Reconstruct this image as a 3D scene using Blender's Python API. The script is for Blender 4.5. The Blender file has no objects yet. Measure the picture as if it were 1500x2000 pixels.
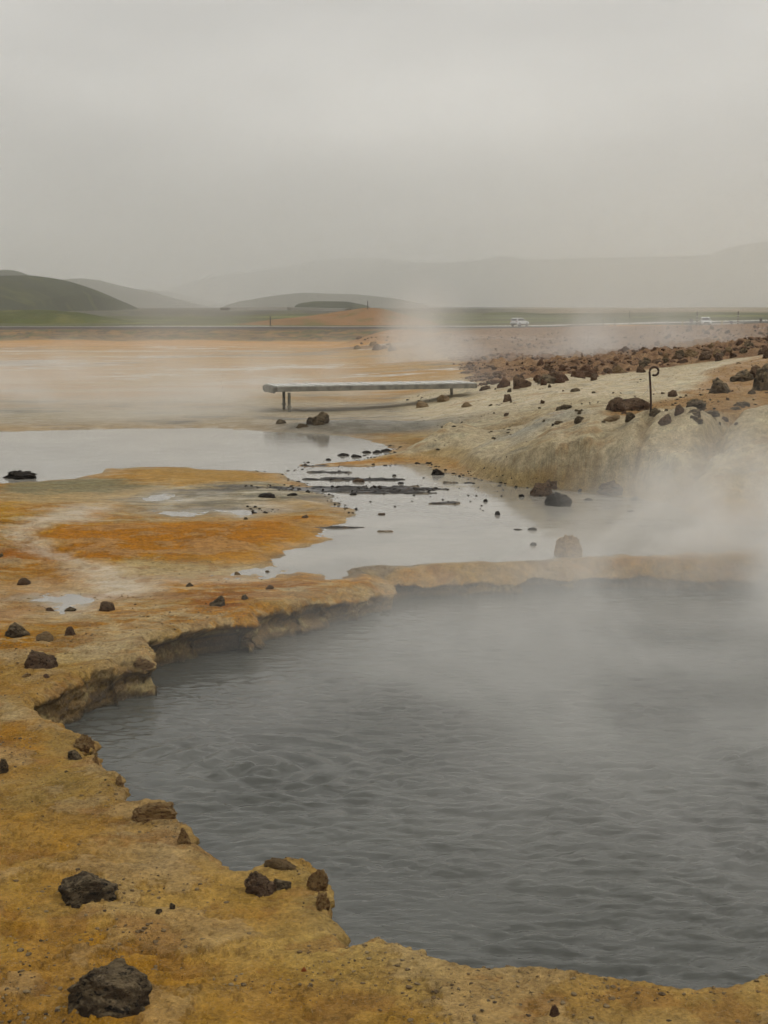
import bpy, bmesh, math, random
import numpy as np
from mathutils import Vector, Matrix

sc = bpy.context.scene
C = sc.collection
R = math.radians

# ------------------------------------------------------------------ camera
CAM_Z = 2.0
F = 2778.0                       # focal length in photo pixels (photo 1500 x 2000)
PITCH = math.atan(400.0 / F)     # looks down a little, horizon at row 600
cd = bpy.data.cameras.new('camera')
cd.sensor_fit = 'VERTICAL'; cd.sensor_height = 36.0; cd.sensor_width = 27.0
cd.lens = F / 2000.0 * 36.0
cd.clip_start = 0.05; cd.clip_end = 30000
cam = bpy.data.objects.new('camera', cd); C.objects.link(cam)
cam.location = (0, 0, CAM_Z)
cam.rotation_euler = (math.pi / 2 - PITCH, 0, 0)
sc.camera = cam

# ------------------------------------------------------------------ world, sun, exposure
SUN_EL, SUN_AZ = R(58), R(105)
w = bpy.data.worlds.new('World'); sc.world = w; w.use_nodes = True
nt = w.node_tree; nt.nodes.clear()
def N(t, kind, **kw):
    n = t.nodes.new(kind)
    for k, v in kw.items(): setattr(n, k, v)
    return n
def L(t, a, b): t.links.new(a, b)
out = N(nt, 'ShaderNodeOutputWorld'); bg = N(nt, 'ShaderNodeBackground')
sky = N(nt, 'ShaderNodeTexSky', sky_type='NISHITA', sun_disc=False, sun_elevation=SUN_EL, sun_rotation=SUN_AZ)
sky.air_density = 1.0; sky.dust_density = 6.0; sky.ozone_density = 1.0
tc = N(nt, 'ShaderNodeTexCoord'); mp = N(nt, 'ShaderNodeMapping'); mp.inputs['Scale'].default_value = (1.0, 1.0, 3.2)
cn = N(nt, 'ShaderNodeTexNoise'); cn.inputs['Scale'].default_value = 2.1; cn.inputs['Detail'].default_value = 5; cn.inputs['Roughness'].default_value = .45
mp.inputs['Location'].default_value = (2.3, 0.4, 0.15)
cr = N(nt, 'ShaderNodeValToRGB')
cr.color_ramp.elements[0].position = .30; cr.color_ramp.elements[0].color = (5.3, 5.28, 5.14, 1)
cr.color_ramp.elements[1].position = .68; cr.color_ramp.elements[1].color = (10.1, 9.9, 9.42, 1)
mx = N(nt, 'ShaderNodeMix', data_type='RGBA'); mx.inputs[0].default_value = .93
L(nt, tc.outputs['Generated'], mp.inputs['Vector']); L(nt, mp.outputs[0], cn.inputs['Vector']); L(nt, cn.outputs['Fac'], cr.inputs[0])
L(nt, sky.outputs[0], mx.inputs[6]); L(nt, cr.outputs[0], mx.inputs[7]); L(nt, mx.outputs[2], bg.inputs['Color'])
bg.inputs['Strength'].default_value = 0.10
L(nt, bg.outputs[0], out.inputs['Surface'])

sd_ = bpy.data.lights.new('sun', 'SUN'); sd_.energy = 1.0; sd_.angle = R(18); sd_.color = (1, .965, .91)
sun = bpy.data.objects.new('sun', sd_); C.objects.link(sun)
# sun high to the right, behind the overcast
sun.rotation_euler = Vector((math.sin(SUN_AZ) * math.cos(SUN_EL), math.cos(SUN_AZ) * math.cos(SUN_EL), math.sin(SUN_EL))).to_track_quat('Z', 'Y').to_euler()
sc.view_settings.view_transform = 'Standard'; sc.view_settings.look = 'None'
sc.view_settings.exposure = -0.07; sc.view_settings.gamma = 1.0
sc.cycles.use_adaptive_sampling = True; sc.cycles.adaptive_threshold = .04; sc.cycles.adaptive_min_samples = 12
sc.cycles.volume_bounces = 3; sc.cycles.max_bounces = 6; sc.cycles.diffuse_bounces = 2; sc.cycles.glossy_bounces = 2
sc.cycles.volume_step_rate = 1.0; sc.cycles.volume_max_steps = 128
sc.cycles.use_denoising = True
sc.cycles.sample_clamp_indirect = 4

# ------------------------------------------------------------------ pixel -> world helpers
cP, sP = math.cos(PITCH), math.sin(PITCH)
def ray(px, py):
    a = (px - 750.0) / F; b = (1000.0 - py) / F
    return (a, cP + b * sP, -sP + b * cP)
def onz(px, py, z=0.0):
    d = ray(px, py); t = (z - CAM_Z) / d[2]
    return (d[0] * t, d[1] * t)
def at_d(px, py, dist):
    d = ray(px, py); t = dist / d[1]
    return (d[0] * t, dist, CAM_Z + d[2] * t)

# ------------------------------------------------------------------ numpy noise
def _h(ix, iy, iz, seed):
    n = (ix * 374761393 + iy * 668265263 + iz * 2147483647 + seed * 1274126177) & 0xFFFFFFFF
    n = ((n ^ (n >> 13)) * 1274126177) & 0xFFFFFFFF
    n = ((n ^ (n >> 16)) * 2246822519) & 0xFFFFFFFF
    return ((n ^ (n >> 15)) & 0xFFFFFF) / float(0xFFFFFF) * 2 - 1
_GT = {}
def _grad(seed):
    if seed not in _GT:
        a = np.random.RandomState(seed * 7 + 13).uniform(0, 2 * math.pi, 65536).astype(np.float32)
        _GT[seed] = (np.cos(a), np.sin(a))
    return _GT[seed]
def noise2(x, y, seed=0):
    x = np.asarray(x); y = np.asarray(y); fX = np.floor(x); fY = np.floor(y)
    ix = fX.astype(np.int32) & 255; iy = (fY.astype(np.int32) & 255) << 8
    fx = (x - fX).astype(np.float32); fy = (y - fY).astype(np.float32)
    ux = fx * fx * (3 - 2 * fx); uy = fy * fy * (3 - 2 * fy)
    i1 = (ix + 1) & 255; j1 = (iy + 256) & 65535; GX, GY = _grad(seed)
    k = ix + iy; a = GX.take(k) * fx + GY.take(k) * fy
    k = i1 + iy; b = GX.take(k) * (fx - 1) + GY.take(k) * fy
    k = ix + j1; c = GX.take(k) * fx + GY.take(k) * (fy - 1)
    k = i1 + j1; d = GX.take(k) * (fx - 1) + GY.take(k) * (fy - 1)
    a += (b - a) * ux; c += (d - c) * ux; a += (c - a) * uy
    return a * 1.5
def fbm(x, y, oct=4, seed=0, rough=.5, lac=2.03):
    s = 0; a = 1; t = 0
    for k in range(oct):
        s = s + a * noise2(x + 17.3 * k, y - 9.1 * k, seed + k); t += a; a *= rough; x = x * lac; y = y * lac
    return s / t * 1.3
def vn3(p, seed=0):
    i = np.floor(p).astype(np.int64); f = p - i; u = f * f * (3 - 2 * f)
    r = 0
    for dx in (0, 1):
        for dy in (0, 1):
            for dz in (0, 1):
                wgt = (u[:, 0] if dx else 1 - u[:, 0]) * (u[:, 1] if dy else 1 - u[:, 1]) * (u[:, 2] if dz else 1 - u[:, 2])
                r = r + wgt * _h(i[:, 0] + dx, i[:, 1] + dy, i[:, 2] + dz, seed)
    return r
def fbm3(p, oct=4, seed=0, rough=.5):
    s = 0; a = 1; t = 0
    for k in range(oct):
        s = s + a * vn3(p + 7.7 * k, seed + k); t += a; a *= rough; p = p * 2.03
    return s / t
def sst(e0, e1, x):
    t = np.clip((x - e0) / (e1 - e0), 0, 1); return t * t * (3 - 2 * t)

def poly_sd(P, x, y, margin=1.5, grad=False):
    """signed distance, positive inside; only worked out near the polygon"""
    P = np.asarray(P, float)
    out = np.full(x.shape, -margin); gx = np.zeros(x.shape); gy = np.zeros(x.shape)
    m = (x > P[:, 0].min() - margin) & (x < P[:, 0].max() + margin) & (y > P[:, 1].min() - margin) & (y < P[:, 1].max() + margin)
    if not m.any(): return (out, gx, gy) if grad else out
    X = x[m]; Y = y[m]
    best = np.full(X.shape, 1e18); ins = np.zeros(X.shape, bool); nx = np.zeros(X.shape); ny = np.zeros(X.shape)
    n = len(P)
    for k in range(n):
        ax, ay = P[k]; bx, by = P[(k + 1) % n]
        ex, ey = bx - ax, by - ay
        t = np.clip(((X - ax) * ex + (Y - ay) * ey) / (ex * ex + ey * ey + 1e-12), 0, 1)
        dx = X - ax - t * ex; dy = Y - ay - t * ey
        d = dx * dx + dy * dy
        b = d < best; best = np.where(b, d, best)
        if grad: nx = np.where(b, dx, nx); ny = np.where(b, dy, ny)
        c = ((ay > Y) != (by > Y))
        if abs(ey) > 1e-12:
            ins ^= c & (X < ex * (Y - ay) / ey + ax)
    d = np.sqrt(best)
    s = np.where(ins, d, -np.minimum(d, margin) if not grad else -d)
    out[m] = s
    if grad:
        g = np.where(ins, 1, -1) / np.maximum(d, 1e-6)
        gx[m] = nx * g; gy[m] = ny * g
        return out, gx, gy
    return out
def gpoly(pts, z=0.0): return [onz(a, b, z) for a, b in pts]

# ------------------------------------------------------------------ shorelines traced on the ground
WL = -0.22          # hot spring water level
WL2 = -0.035        # shallow pond level
RIM = [(1700,1100),(1500,1124),(1300,1124),(1160,1120),(1110,1128),(1050,1124),(1000,1134),(940,1130),(900,1138),(860,1133),(820,1139),(790,1136),(760,1131),(738,1123),(764,1135),(772,1145),
 (745,1158),(722,1160),(700,1167),(660,1167),(640,1174),(610,1174),(585,1181),(540,1181),(510,1186),(498,1192),(503,1204),(490,1212),(455,1213),(430,1212),(400,1222),
 (340,1234),(300,1243),(288,1252),(303,1270),(304,1284),(262,1290),(232,1296),(222,1304),(180,1312),(152,1322),(120,1343),(95,1352),(62,1368),
 (66,1382),(88,1398),(104,1411),(130,1424),(172,1431),(181,1441),(176,1456),(152,1468),(166,1476),(186,1477),(196,1492),(205,1503),
 (236,1512),(241,1530),(240,1572),(262,1569),(335,1572),(346,1598),(352,1612),(374,1618),(377,1645),(402,1655),(422,1675),(442,1697),(478,1701),
 (510,1686),(556,1675),(600,1690),(632,1712),(642,1735),(643,1790),(662,1803),(680,1830),(692,1842),(752,1838),(800,1848),(850,1871),
 (920,1886),(1000,1893),(1100,1903),(1200,1913),(1290,1926),(1362,1926),(1430,1914),(1480,1900),(1560,1888),(1750,1850),(2300,1700),(2700,1400),(2300,1180)]
def rimz(px): return -.10 * min(1, max(0, (px - 540) / 300.0))
POOL = [onz(a, b, rimz(a) if b < 1200 else 0) for a, b in RIM]
POND_A = gpoly([(-500,835),(-200,850),(0,838),(130,836),(250,833),(420,832),(600,843),(680,849),(740,861),(768,872),(760,882),(700,892),(620,901),(585,910),
 (560,921),(500,915),(440,912),(330,907),(210,911),(185,922),(140,930),(60,934),(-60,938),(-300,930),(-600,940)])
POND_B = gpoly([(560,916),(600,908),(660,908),(760,903),(830,903),(862,916),(930,929),(1000,944),(1070,954),(1150,958),(1250,966),(1330,985),(1385,1012),(1500,1030),
 (1480,1062),(1400,1070),(1300,1074),(1150,1077),(1080,1085),(1000,1089),(850,1096),(760,1106),(712,1114),(700,1120),(640,1118),(622,1111),(580,1106),(545,1101),
 (534,1092),(545,1080),(600,1062),(648,1042),(628,1030),(640,1018),(690,1008),(690,990),(650,975),(655,962),(610,950),(566,930)])
PUDDLES = [gpoly([(425,1118),(440,1108),(480,1102),(540,1100),(548,1105),(520,1113),(470,1119)]),
           gpoly([(55,1162),(110,1156),(160,1158),(165,1168),(120,1173),(70,1170)]),
           gpoly([(265,966),(300,960),(330,963),(350,968),(300,972)]), gpoly([(440,995),(480,992),(500,994),(470,998)]),
           gpoly([(320,996),(360,991),(390,994),(350,998)])]

# ------------------------------------------------------------------ broad relief: points read along lines of sight, interpolated
ctrl = []
for px in (-700, -300, 0, 250, 500, 700):
    for d, z in ((1, 0), (3, 0), (6, 0), (10, 0), (14, 0), (19, 0), (24, 0), (30, 0), (45, -.1), (60, -.3), (100, -1.0), (150, -2.1), (200, -3.2), (245, -4.2)):
        ctrl.append((px, d, z))
for px in (-700, -300, 0, 250, 500, 700, 850, 1000, 1150, 1300, 1500, 1800, 2200):
    for d, z in ((420, -1.4), (700, -.3), (1500, .6), (4000, 1.0), (9000, 1.0)):
        ctrl.append((px, d, z))
for px in (850, 1000, 1250, 1500, 1800, 2200):
    for d in (1, 3, 6, 10, 12.5): ctrl.append((px, d, 0))
for px in (750, 800):
    for d, z in ((8, 0), (14, 0), (18, 0), (22, 0.02)): ctrl.append((px, d, z))
for px, py, d in [
 (860,915,17.8),(950,936,16.4),(1000,945,15.95),(1070,957,15.4),(1150,961,15.1),(1250,968,14.8),(1350,992,14.0),(1500,1000,13.7),
 (950,896,17.1),(1000,869,17.1),(1070,836,17.0),(1150,822,16.6),(1250,815,16.15),(1350,813,15.8),
 (960,906,16.8),(1000,902,16.35),(1070,890,15.95),(1150,880,15.65),(1250,875,15.3),(1350,890,14.8),
 (1070,812,19.5),(1150,806,19),(1250,799,19),(1350,797,19),(1450,795,19.5),(1450,803,17),(1350,806,17),(1250,810,17.6),
 (830,838,23.2),(850,805,26),(900,832,22.5),(900,792,26.5),(950,862,20.2),(950,832,22),(950,790,26),(935,758,30),
 (1070,803,22),(1070,772,25.5),(1070,737,31),(1250,786,22),(1250,760,26),(1240,729,33),(1400,780,22.5),(1400,745,27),(1400,710,33),
 (1500,785,22),(1500,738,26),(1500,701,31),(1800,760,22),(1800,690,28),
 (800,760,35),(860,748,36),(900,742,37),(900,712,50),(900,692,68),(900,670,110),(900,656,170),(900,650,220),
 (1000,733,38),(1000,710,52),(1000,688,72),(1000,663,115),(1000,648,190),(1000,643,250),
 (1100,720,42),(1100,698,57),(1100,673,88),(1100,654,135),(1100,644,200),(1100,640.5,250),
 (1250,702,45),(1250,675,72),(1250,655,112),(1250,642,180),(1250,638.5,235),
 (1500,678,42),(1500,658,63),(1500,646,92),(1500,637,150),(1500,633.5,225),(1800,670,42),(1800,640,92),(1800,632,200),
 (1377,637,262),(1377,636,290),(1377,634,340),(1500,636,262),(1500,634,340),(1800,636,262)]:
    x, y, z = at_d(px, py, d); ctrl.append((px, d, z))
ctrl = np.array(ctrl, float)
CU = (ctrl[:, 0] - 750) / F / cP * 5; CV = np.log(ctrl[:, 1]) ; CZ = ctrl[:, 2]
def _phi(r2): return np.sqrt(r2 + .0025)
_A = _phi((CU[:, None] - CU[None]) ** 2 + (CV[:, None] - CV[None]) ** 2)
_M = np.zeros((len(CU) + 1,) * 2); _M[:-1, :-1] = _A + np.eye(len(CU)) * 2e-4; _M[-1, :-1] = 1; _M[:-1, -1] = 1
_W = np.linalg.solve(_M, np.append(CZ, 0))
def relief(x, y):
    yy = np.maximum(y, 1.0); u = np.clip(x / yy, -.75, .75) * 5; v = np.log(yy)
    z = np.full(x.shape, _W[-1])
    for k in range(len(CU)):
        z += _W[k] * _phi((u - CU[k]) ** 2 + (v - CV[k]) ** 2)
    return z

def mound(x, y, px, d, rx, ry, h, rot=0, p=1.0):
    cx = (px - 750) / F / cP * d
    dx, dy = x - cx, y - d; c, s = math.cos(rot), math.sin(rot)
    q = ((dx * c + dy * s) / rx) ** 2 + ((-dx * s + dy * c) / ry) ** 2
    return h * np.exp(-q ** p)
RUBBLE = [onz(*p) if len(p) == 2 else at_d(*p)[:2] for p in
 [(940,756,31),(1010,748,31.5),(1090,738,32),(1180,735,32),(1245,722,34.5),(1300,712,35),(1400,700,35),(1500,694,34),(1900,670,33),(2300,640,230),(1340,640,246),(1000,641,262),(850,650,240),(790,668,150),(830,690,95),(900,712,55)]]
BROWNB = [at_d(*p)[:2] for p in [(1150,812,17.3),(1200,800,19.0),(1250,795,21),(1300,775,22.5),(1330,758,24.5),(1390,735,27),(1460,722,28),(1700,720,28),(1700,800,20.5),(1500,815,16.6),(1440,812,16.6),(1350,812,16.5),(1250,812,16.7)]]
# gullies down the pale bank: (px,row,distance)
GULLY = [[at_d(1262,818,16.2), at_d(1257,850,15.6), at_d(1240,890,15.2), at_d(1226,930,14.9)],
         [at_d(1180,832,16.0), at_d(1160,870,15.5), at_d(1122,905,15.4), at_d(1112,935,15.2)],
         [at_d(1440,820,16.6), at_d(1390,870,15.4), at_d(1340,940,14.6)]]
def seg_d(x, y, pl):
    b = np.full(x.shape, 9e9)
    for (a, c) in zip(pl[:-1], pl[1:]):
        ex, ey = c[0] - a[0], c[1] - a[1]
        t = np.clip(((x - a[0]) * ex + (y - a[1]) * ey) / (ex * ex + ey * ey), 0, 1)
        b = np.minimum(b, np.hypot(x - a[0] - t * ex, y - a[1] - t * ey))
    return b

def road_y(x): return 292 + 0.0004 * x * x
def terrain(x, y):
    """returns displaced x, y, z and a dict of masks"""
    M = {}
    z = relief(x, y)
        # embankment of the road and the level strip it runs on
    dr = y - road_y(x)
    emb = sst(-34, -7, dr) * (1 - sst(30, 110, dr)) * (1 - sst(26, 42, x))
    z = z * (1 - emb) + (-2.08) * emb
    M['emb'] = sst(-36, -27, dr) * (1 - sst(-7, -5, dr)) * (1 - sst(26, 45, x)); M['dr'] = dr
    # mounds
    fan = 1
    m1 = mound(x, y, 1575, 15.5, 1.25, 1.9, .74, .2, 1.5)
    m2 = mound(x, y, 862, 19.6, .75, .7, .34, -.2, 1.3)
    z = np.maximum(z, z * .3 + m1) * (m1 > .02) + z * (m1 <= .02)
    z = z + m2 + mound(x, y, 1090, 15.9, .7, .5, .06) + mound(x, y, 1300, 15.6, .5, .6, .06) - mound(x, y, 915, 20.9, .7, .5, .10) + mound(x, y, 690, 24.0, 1.5, .6, .10)
    z = z + mound(x, y, 1440, 27.5, 2.2, 2.2, .28, 0, 1.4)
    z = z + mound(x, y, 765, 150, 4.5, 10, 1.5) + mound(x, y, 800, 88, 5.5, 4, .55) + mound(x, y, 900, 110, 4, 8, .5) + mound(x, y, 470, 110, 14, 3, .18) + mound(x, y, 150, 112, 14, 3, .2)
    M['m1'] = m1
    for g, dep, wd in zip(GULLY, (.16, .08, .28), (.08, .09, .14)):
        dd = seg_d(x + .08 * noise2(x * 3, y * 3, 5), y, g); z = z - dep * np.exp(-(dd / wd) ** 2); M['g%d' % len(M)] = 0
        M['gully'] = np.maximum(M.get('gully', 0), np.exp(-(dd / (wd * .6)) ** 2))
    rub = poly_sd(RUBBLE, x + .3 * noise2(x * .6, y * .6, 3), y + .5 * noise2(x * .7, y * .7, 4), 4.0)
    rm = sst(-.3, 1.0, rub); M['rub'] = sst(-.25, .25, rub)
    z = z + rm * (.07 * np.abs(fbm(x * 3.1, y * 2.6, 3, 23)) + .34 * fbm(x * .5, y * .3, 5, 21, .68) + .20 * np.abs(fbm(x * 1.9, y * 1.9, 3, 22)) - .02) * sst(20, 60, y + 10)
    M['bb'] = sst(-.15, .35, poly_sd(BROWNB, x + .25 * noise2(x * 1.1, y * 1.1, 6), y + .4 * noise2(x, y, 7), 2.0))
    hill = sst(.04, .2, z) * (y < 60); M['hill'] = hill
    # ground roughness
    fade = 1 / (1 + (y / 60.0) ** 2)
    z = z + fade * (.020 * fbm(x * .7, y * .7, 4, 31) + .007 * fbm(x * 4, y * 4, 4, 35, .6))
    z = z + hill * fade * (.10 * fbm(x * .8, y * .8, 2, 47) * (1 - sst(18, 20, y)) + .045 * fbm(x * 1.3, (y + 2 * np.clip(z, 0, 1)) * 1.3, 5, 41, .6) + .045 * np.abs(fbm(x * 3.1, (y + 2 * np.clip(z, 0, 1)) * 3.1, 4, 42)))
    lumpy = fbm(x * 9, y * 9, 3, 44, .6)
    tq = fbm(x * 1.6, y * 1.9, 6, 48, .62); tr = fbm(x * 3.4 + 9, y * 4.0, 5, 49, .62)
    z = z + (1 - sst(12, 16, y)) * (.012 * sst(.06, .09, tq) + .012 * sst(-.12, -.09, tq) + .008 * sst(.10, .13, tr) - .008 * sst(.22, .25, -tr))
    M['tq'] = tq; M['tr'] = tr
    z = z + np.where(y < 14, .007 * lumpy + .009 * np.clip(fbm(x * 5, y * 5, 4, 45, .6), 0, 1) ** 1.5 + .004 * fbm(x * 24, y * 24, 2, 46, .6), 0)
    far = sst(300, 600, y); z = z + far * 2.2 * fbm(x * .006, y * .003, 4, 51)
    # shallow ponds
    wx = x + .10 * fbm(x * 1.5, y * 1.5, 5, 61, .6); wy = y + .28 * fbm(x * 1.3 + 5, y * 1.3, 5, 62, .6)
    a = poly_sd(POND_A, wx, wy, 1.0); b = poly_sd(POND_B, wx, wy, 1.0)
    p = np.maximum(a, b)
    M['pa'] = a; M['pb'] = b
    for q in PUDDLES: p = np.maximum(p, poly_sd(q, wx, wy, 2.0) * .5)
    M['pond'] = p
    bk = sst(.035, .075, x / np.maximum(y, 1)) * (y > 13.2)
    flat = sst(-1.0 + .78 * bk, -.05 + .03 * bk, p)
    shore = WL2 - np.clip(p, -.8, 1.2) * np.where(p > 0, .11, .055)
    z = z * (1 - flat) + (shore + .010 * fbm(x * 4, y * 3, 4, 71, .6)) * flat
    # spit of mud and flat islets
    isl = mound(x, y, 700, 15.9, 1.0, .30, 1.1) + mound(x, y, 668, 16.9, .5, .16, .9) + mound(x, y, 640, 17.6, .35, .12, .8) + mound(x, y, 735, 16.8, .55, .10, .7) + mound(x, y, 790, 15.6, .35, .07, .8) + mound(x, y, 865, 14.75, .22, .08, .9) + mound(x, y, 755, 12.85, .11, .05, .8) + mound(x, y, 660, 12.1 + 1, .30, .05, .8) + mound(x, y, 905, 16.5, .3, .05, .7) + mound(x, y, 610, 18.3, .25, .1, .8)
    isl = np.clip(isl, 0, 1.1); M['isl'] = isl
    isn = isl * (.92 + 1.5 * fbm(x * 2.2, y * 8.0, 4, 75, .65))
    im = sst(.35, .55, isn) * (p > 0); z = z * (1 - im) + im * (WL2 + .012 + .014 * fbm(x * 6, y * 9, 3, 76))
    M['isn'] = isn
    # crust around the hot spring
    ax = .045 * fbm(x * 2.6, y * 2.6, 5, 81, .62); ay = .06 * fbm(x * 2.3 + 9, y * 2.3, 5, 82, .62)
    ax = ax + .014 * noise2(x * 22, y * 22, 87) + .028 * fbm(x * 8, y * 8, 3, 89, .6); ay = ay + .014 * noise2(x * 21, y * 23, 88) + .028 * fbm(x * 8 + 4, y * 8, 3, 90, .6)
    s, gx, gy = poly_sd(POOL, x + ax, y + ay, 1.0, True)
    M['s'] = s
    W_ = .26; tau = np.clip(s / W_, 0, 1)
    along = fbm(x * 1.1, y * 1.1, 3, 91)
    lip = sst(-.28, -.02, s) * (1 - tau)
    rz_ = -.10 * np.clip((x / np.maximum(y, 1) + .075) / .107, 0, 1) * (y > 6.2)
    z = z * (1 - sst(-.5, -.1, s) * .6) + rz_ * sst(-.22, -.02, s) * (1 - tau) + lip * (.018 * np.abs(fbm(x * 3, y * 3, 4, 92)) + .010 - .03 * sst(-.05, 0, s))
    prof = np.clip(tau / .82, 0, 1) * .5 + sst(.8, 1, tau) * .5
    z = z * (1 - np.clip(prof * 1.8, 0, 1)) - .62 * prof
    under = (.04 + .22 * np.clip(along + .15, 0, 1)) * sst(0, .30, tau) * (1 - .55 * sst(.35, .8, tau)) * (tau > 0)
    al = (x * .8 + y * .6)
    strata = .035 * noise2(z * 22 + x * 1.5, al * 2.5, 95) + .055 * fbm(al * 5.5, z * 11 + 3, 5, 96, .62) + .05 * np.abs(noise2(al * 3.3, z * 3, 97))
    sh = np.where(s > 0, -.72 * np.clip(s, 0, W_) * (1 - sst(W_, W_ + .9, s)), 0) - under + strata * sst(0, .08, tau) * (tau < 1)
    x2 = x + gx * sh; y2 = y + gy * sh
    M['tau'] = tau
    return x2, y2, z, M

def hit(px, py):
    """first ground point along the line of sight"""
    r = Vector(ray(px, py)).normalized(); o = Vector((0, 0, CAM_Z))
    ok, loc, nrm, idx = GROUND.ray_cast(o, r)
    t = (WL2 - CAM_Z) / r.z; w_ = o + r * t           # the pond's surface where that comes first
    if r.z < 0 and 9 < w_.y < 26 and (not ok or (loc - o).length > t): return w_
    return loc.copy() if ok else w_

# ------------------------------------------------------------------ colours of the ground
def col(*c): return np.array(c, float)
def ground_colour(x, y, z, M):
    n = x.size
    c = np.empty((n, 3)); wet = np.zeros(n); rgh = np.ones(n)
    def mix(mask, colour):
        m = np.clip(mask, 0, 1)[:, None]; c[:] = c * (1 - m) + np.asarray(colour) * m
    nA = fbm(x * .9, y * .9, 4, 101, .6); nB = fbm(x * 2.7, y * 2.7, 4, 102, .6); nC = fbm(x * .35, y * .35, 3, 103)
    nD = fbm(x * 7, y * 7, 4, 104, .65); nE = fbm(x * .5, y * 1.1, 5, 105, .62); nS = fbm(x * .22, y * .5, 5, 106, .6)
    c[:] = col(.30, .185, .070)
    mix(sst(.0, .5, nA) * .7, (.37, .27, .12))
    mix(sst(.05, .5, nB) * .5, (.33, .155, .035))
    mix(sst(.1, .6, -nB + .3 * nD) * .35, (.40, .31, .17))
    near = 1 - sst(4.2, 5.2, y + .3 * x)
    mix(near * .6, (.37, .205, .068)); mix(near * sst(.0, .5, nB) * .4, (.30, .20, .06)); mix(near * sst(.2, .6, nD) * .45, (.20, .105, .03))
    mix(near * sst(-.1, .5, -nA) * .55, (.43, .315, .14))
    WX = fbm(x * 1.2, y * 1.2, 7, 200, .68); WY = fbm(x * 1.2 + 3, y * 1.2, 7, 201, .68)
    def zone(pts, colour, k=1, feather=.25, warp=.25, sc_=1.2, seed=0):
        P = gpoly(pts)
        s = poly_sd(P, x + warp * WX, y + warp * 1.6 * WY, 2.0)
        m = sst(-feather, feather, s) * k; mix(m, colour); return m
    mix(near * sst(.05, .35, nC + .35 * nA) * .6, (.43, .33, .17)); mix(near * sst(.05, .3, -nC + .3 * nB) * .45, (.37, .20, .05))
    # left: streaky orange and pale flats, drawn out across the slope
    lf = sst(7.4, 8.4, y) * (1 - sst(22, 26, y)) * (1 - sst(-.5, .8, x))
    mix(lf * sst(-.1, .35, nE), (.36, .175, .040)); mix(lf * sst(.08, .4, fbm(x * .9, y * 1.6, 5, 108, .65)), (.37, .27, .15))
    mq = fbm(x * 2.2 + .5 * nE, y * 4.2, 5, 110, .68); mix(lf * sst(.08, .2, mq) * .7, (.33, .15, .03)); mix(lf * sst(.10, .22, -mq) * .6, (.42, .35, .23)); mix(lf * sst(.26, .34, mq) * .7, (.17, .10, .04))
    mix(lf * sst(.28, .42, fbm(x * .5 + 4, y * 1.1, 5, 109, .65)) * (y < 13), (.24, .10, .025))
    zone([(0,1225),(60,1180),(200,1130),(160,1080),(60,1070),(0,1090)], (.30, .13, .03), .55, .4, .4, seed=2)
    pale = (.40, .345, .265)
    w1 = zone([(200,985),(140,988),(90,1008),(20,1030),(10,1050),(80,1075),(120,1098),(170,1130),(170,1150),(60,1150),(50,1172),(170,1178),(260,1150),(240,1110),(170,1088),(110,1065),(60,1045),(80,1030),(150,1018),(200,1012)], pale, .85, .22, .3, seed=4)
    w2 = zone([(200,1120),(330,1130),(430,1120),(540,1100),(560,1106),(480,1128),(330,1140),(300,1155),(220,1150)], pale, .7, .2, .25, seed=6)
    w3 = zone([(0,960),(150,948),(330,952),(230,975),(190,990),(100,985),(0,985)], (.40, .30, .16), .8, .3, .4, seed=8)
    zone([(0,985),(40,980),(45,995),(0,1010)], (.42, .23, .03), .9, .3, .3, seed=9)
    wet += w1 * .75 + w2 * .6
    g1 = zone([(240,968),(330,942),(520,940),(650,955),(660,985),(560,998),(430,1000),(260,990)], (.155, .145, .095), .85, .3, .45, seed=10)
    zone([(0,938),(180,930),(320,945),(200,960),(0,962)], (.17, .165, .10), .8, .2, .3, seed=11)
    mg = fbm(x * 1.3, y * 4.5, 6, 121, .7); mix(g1 * sst(.0, .3, nE), (.38, .28, .13)); mix(g1 * sst(.08, .2, mg) * .9, (.40, .36, .28)); mix(g1 * sst(.08, .2, -mg) * .85, (.07, .068, .05)); mix(g1 * sst(.15, .4, fbm(x * .8, y * 2, 4, 120)), (.055, .055, .05))
    wet += g1 * .5
    zone([(200,918),(350,910),(520,918),(560,940),(420,945),(250,935)], (.38, .235, .085), .8, .3, .4, seed=12)
    zone([(540,975),(650,972),(655,990),(540,995)], (.36, .22, .07), .7, .3, .3, seed=14)
    om = zone([(60,1050),(110,1025),(250,1022),(400,1016),(520,1008),(620,1003),(660,1010),(655,1035),(600,1065),(545,1088),(480,1090),(400,1086),(300,1088),(215,1108),(160,1092),(110,1068)], (.36, .165, .018), .95, .12, .12, seed=16)
    mix(om * sst(.1, .6, nD) * .35, (.27, .12, .015)); wet *= (1 - om)
    zone([(215,1100),(320,1092),(540,1092),(560,1100),(400,1120),(230,1122)], (.36, .29, .16), .8, .15, .2, seed=18)
    zone([(60,1410),(0,1370),(0,1420)], (.45, .37, .22), .8, .1, .1, seed=19)
    zone([(120,1280),(280,1235),(300,1262),(200,1300)], (.42, .35, .22), .7, .2, .15, seed=20)
    zone([(230,1660),(420,1610),(450,1680),(330,1720),(240,1720)], (.42, .33, .20), .7, .25, .2, seed=21)
    zone([(60,1430),(230,1520),(220,1570),(60,1580)], (.27, .20, .085), .6, .15, .2, seed=22)
    zone([(480,1700),(600,1700),(640,1860),(900,1890),(900,1940),(560,1860)], (.36, .28, .13), .5, .15, .2, seed=23)
    zone([(900,1900),(1500,1920),(1500,2000),(900,2000)], (.29, .165, .05), .5, .2, .2, seed=24)
    # wide mud flats beyond
    ff = sst(22.5, 25, y) * (1 - M['rub'])
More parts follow.
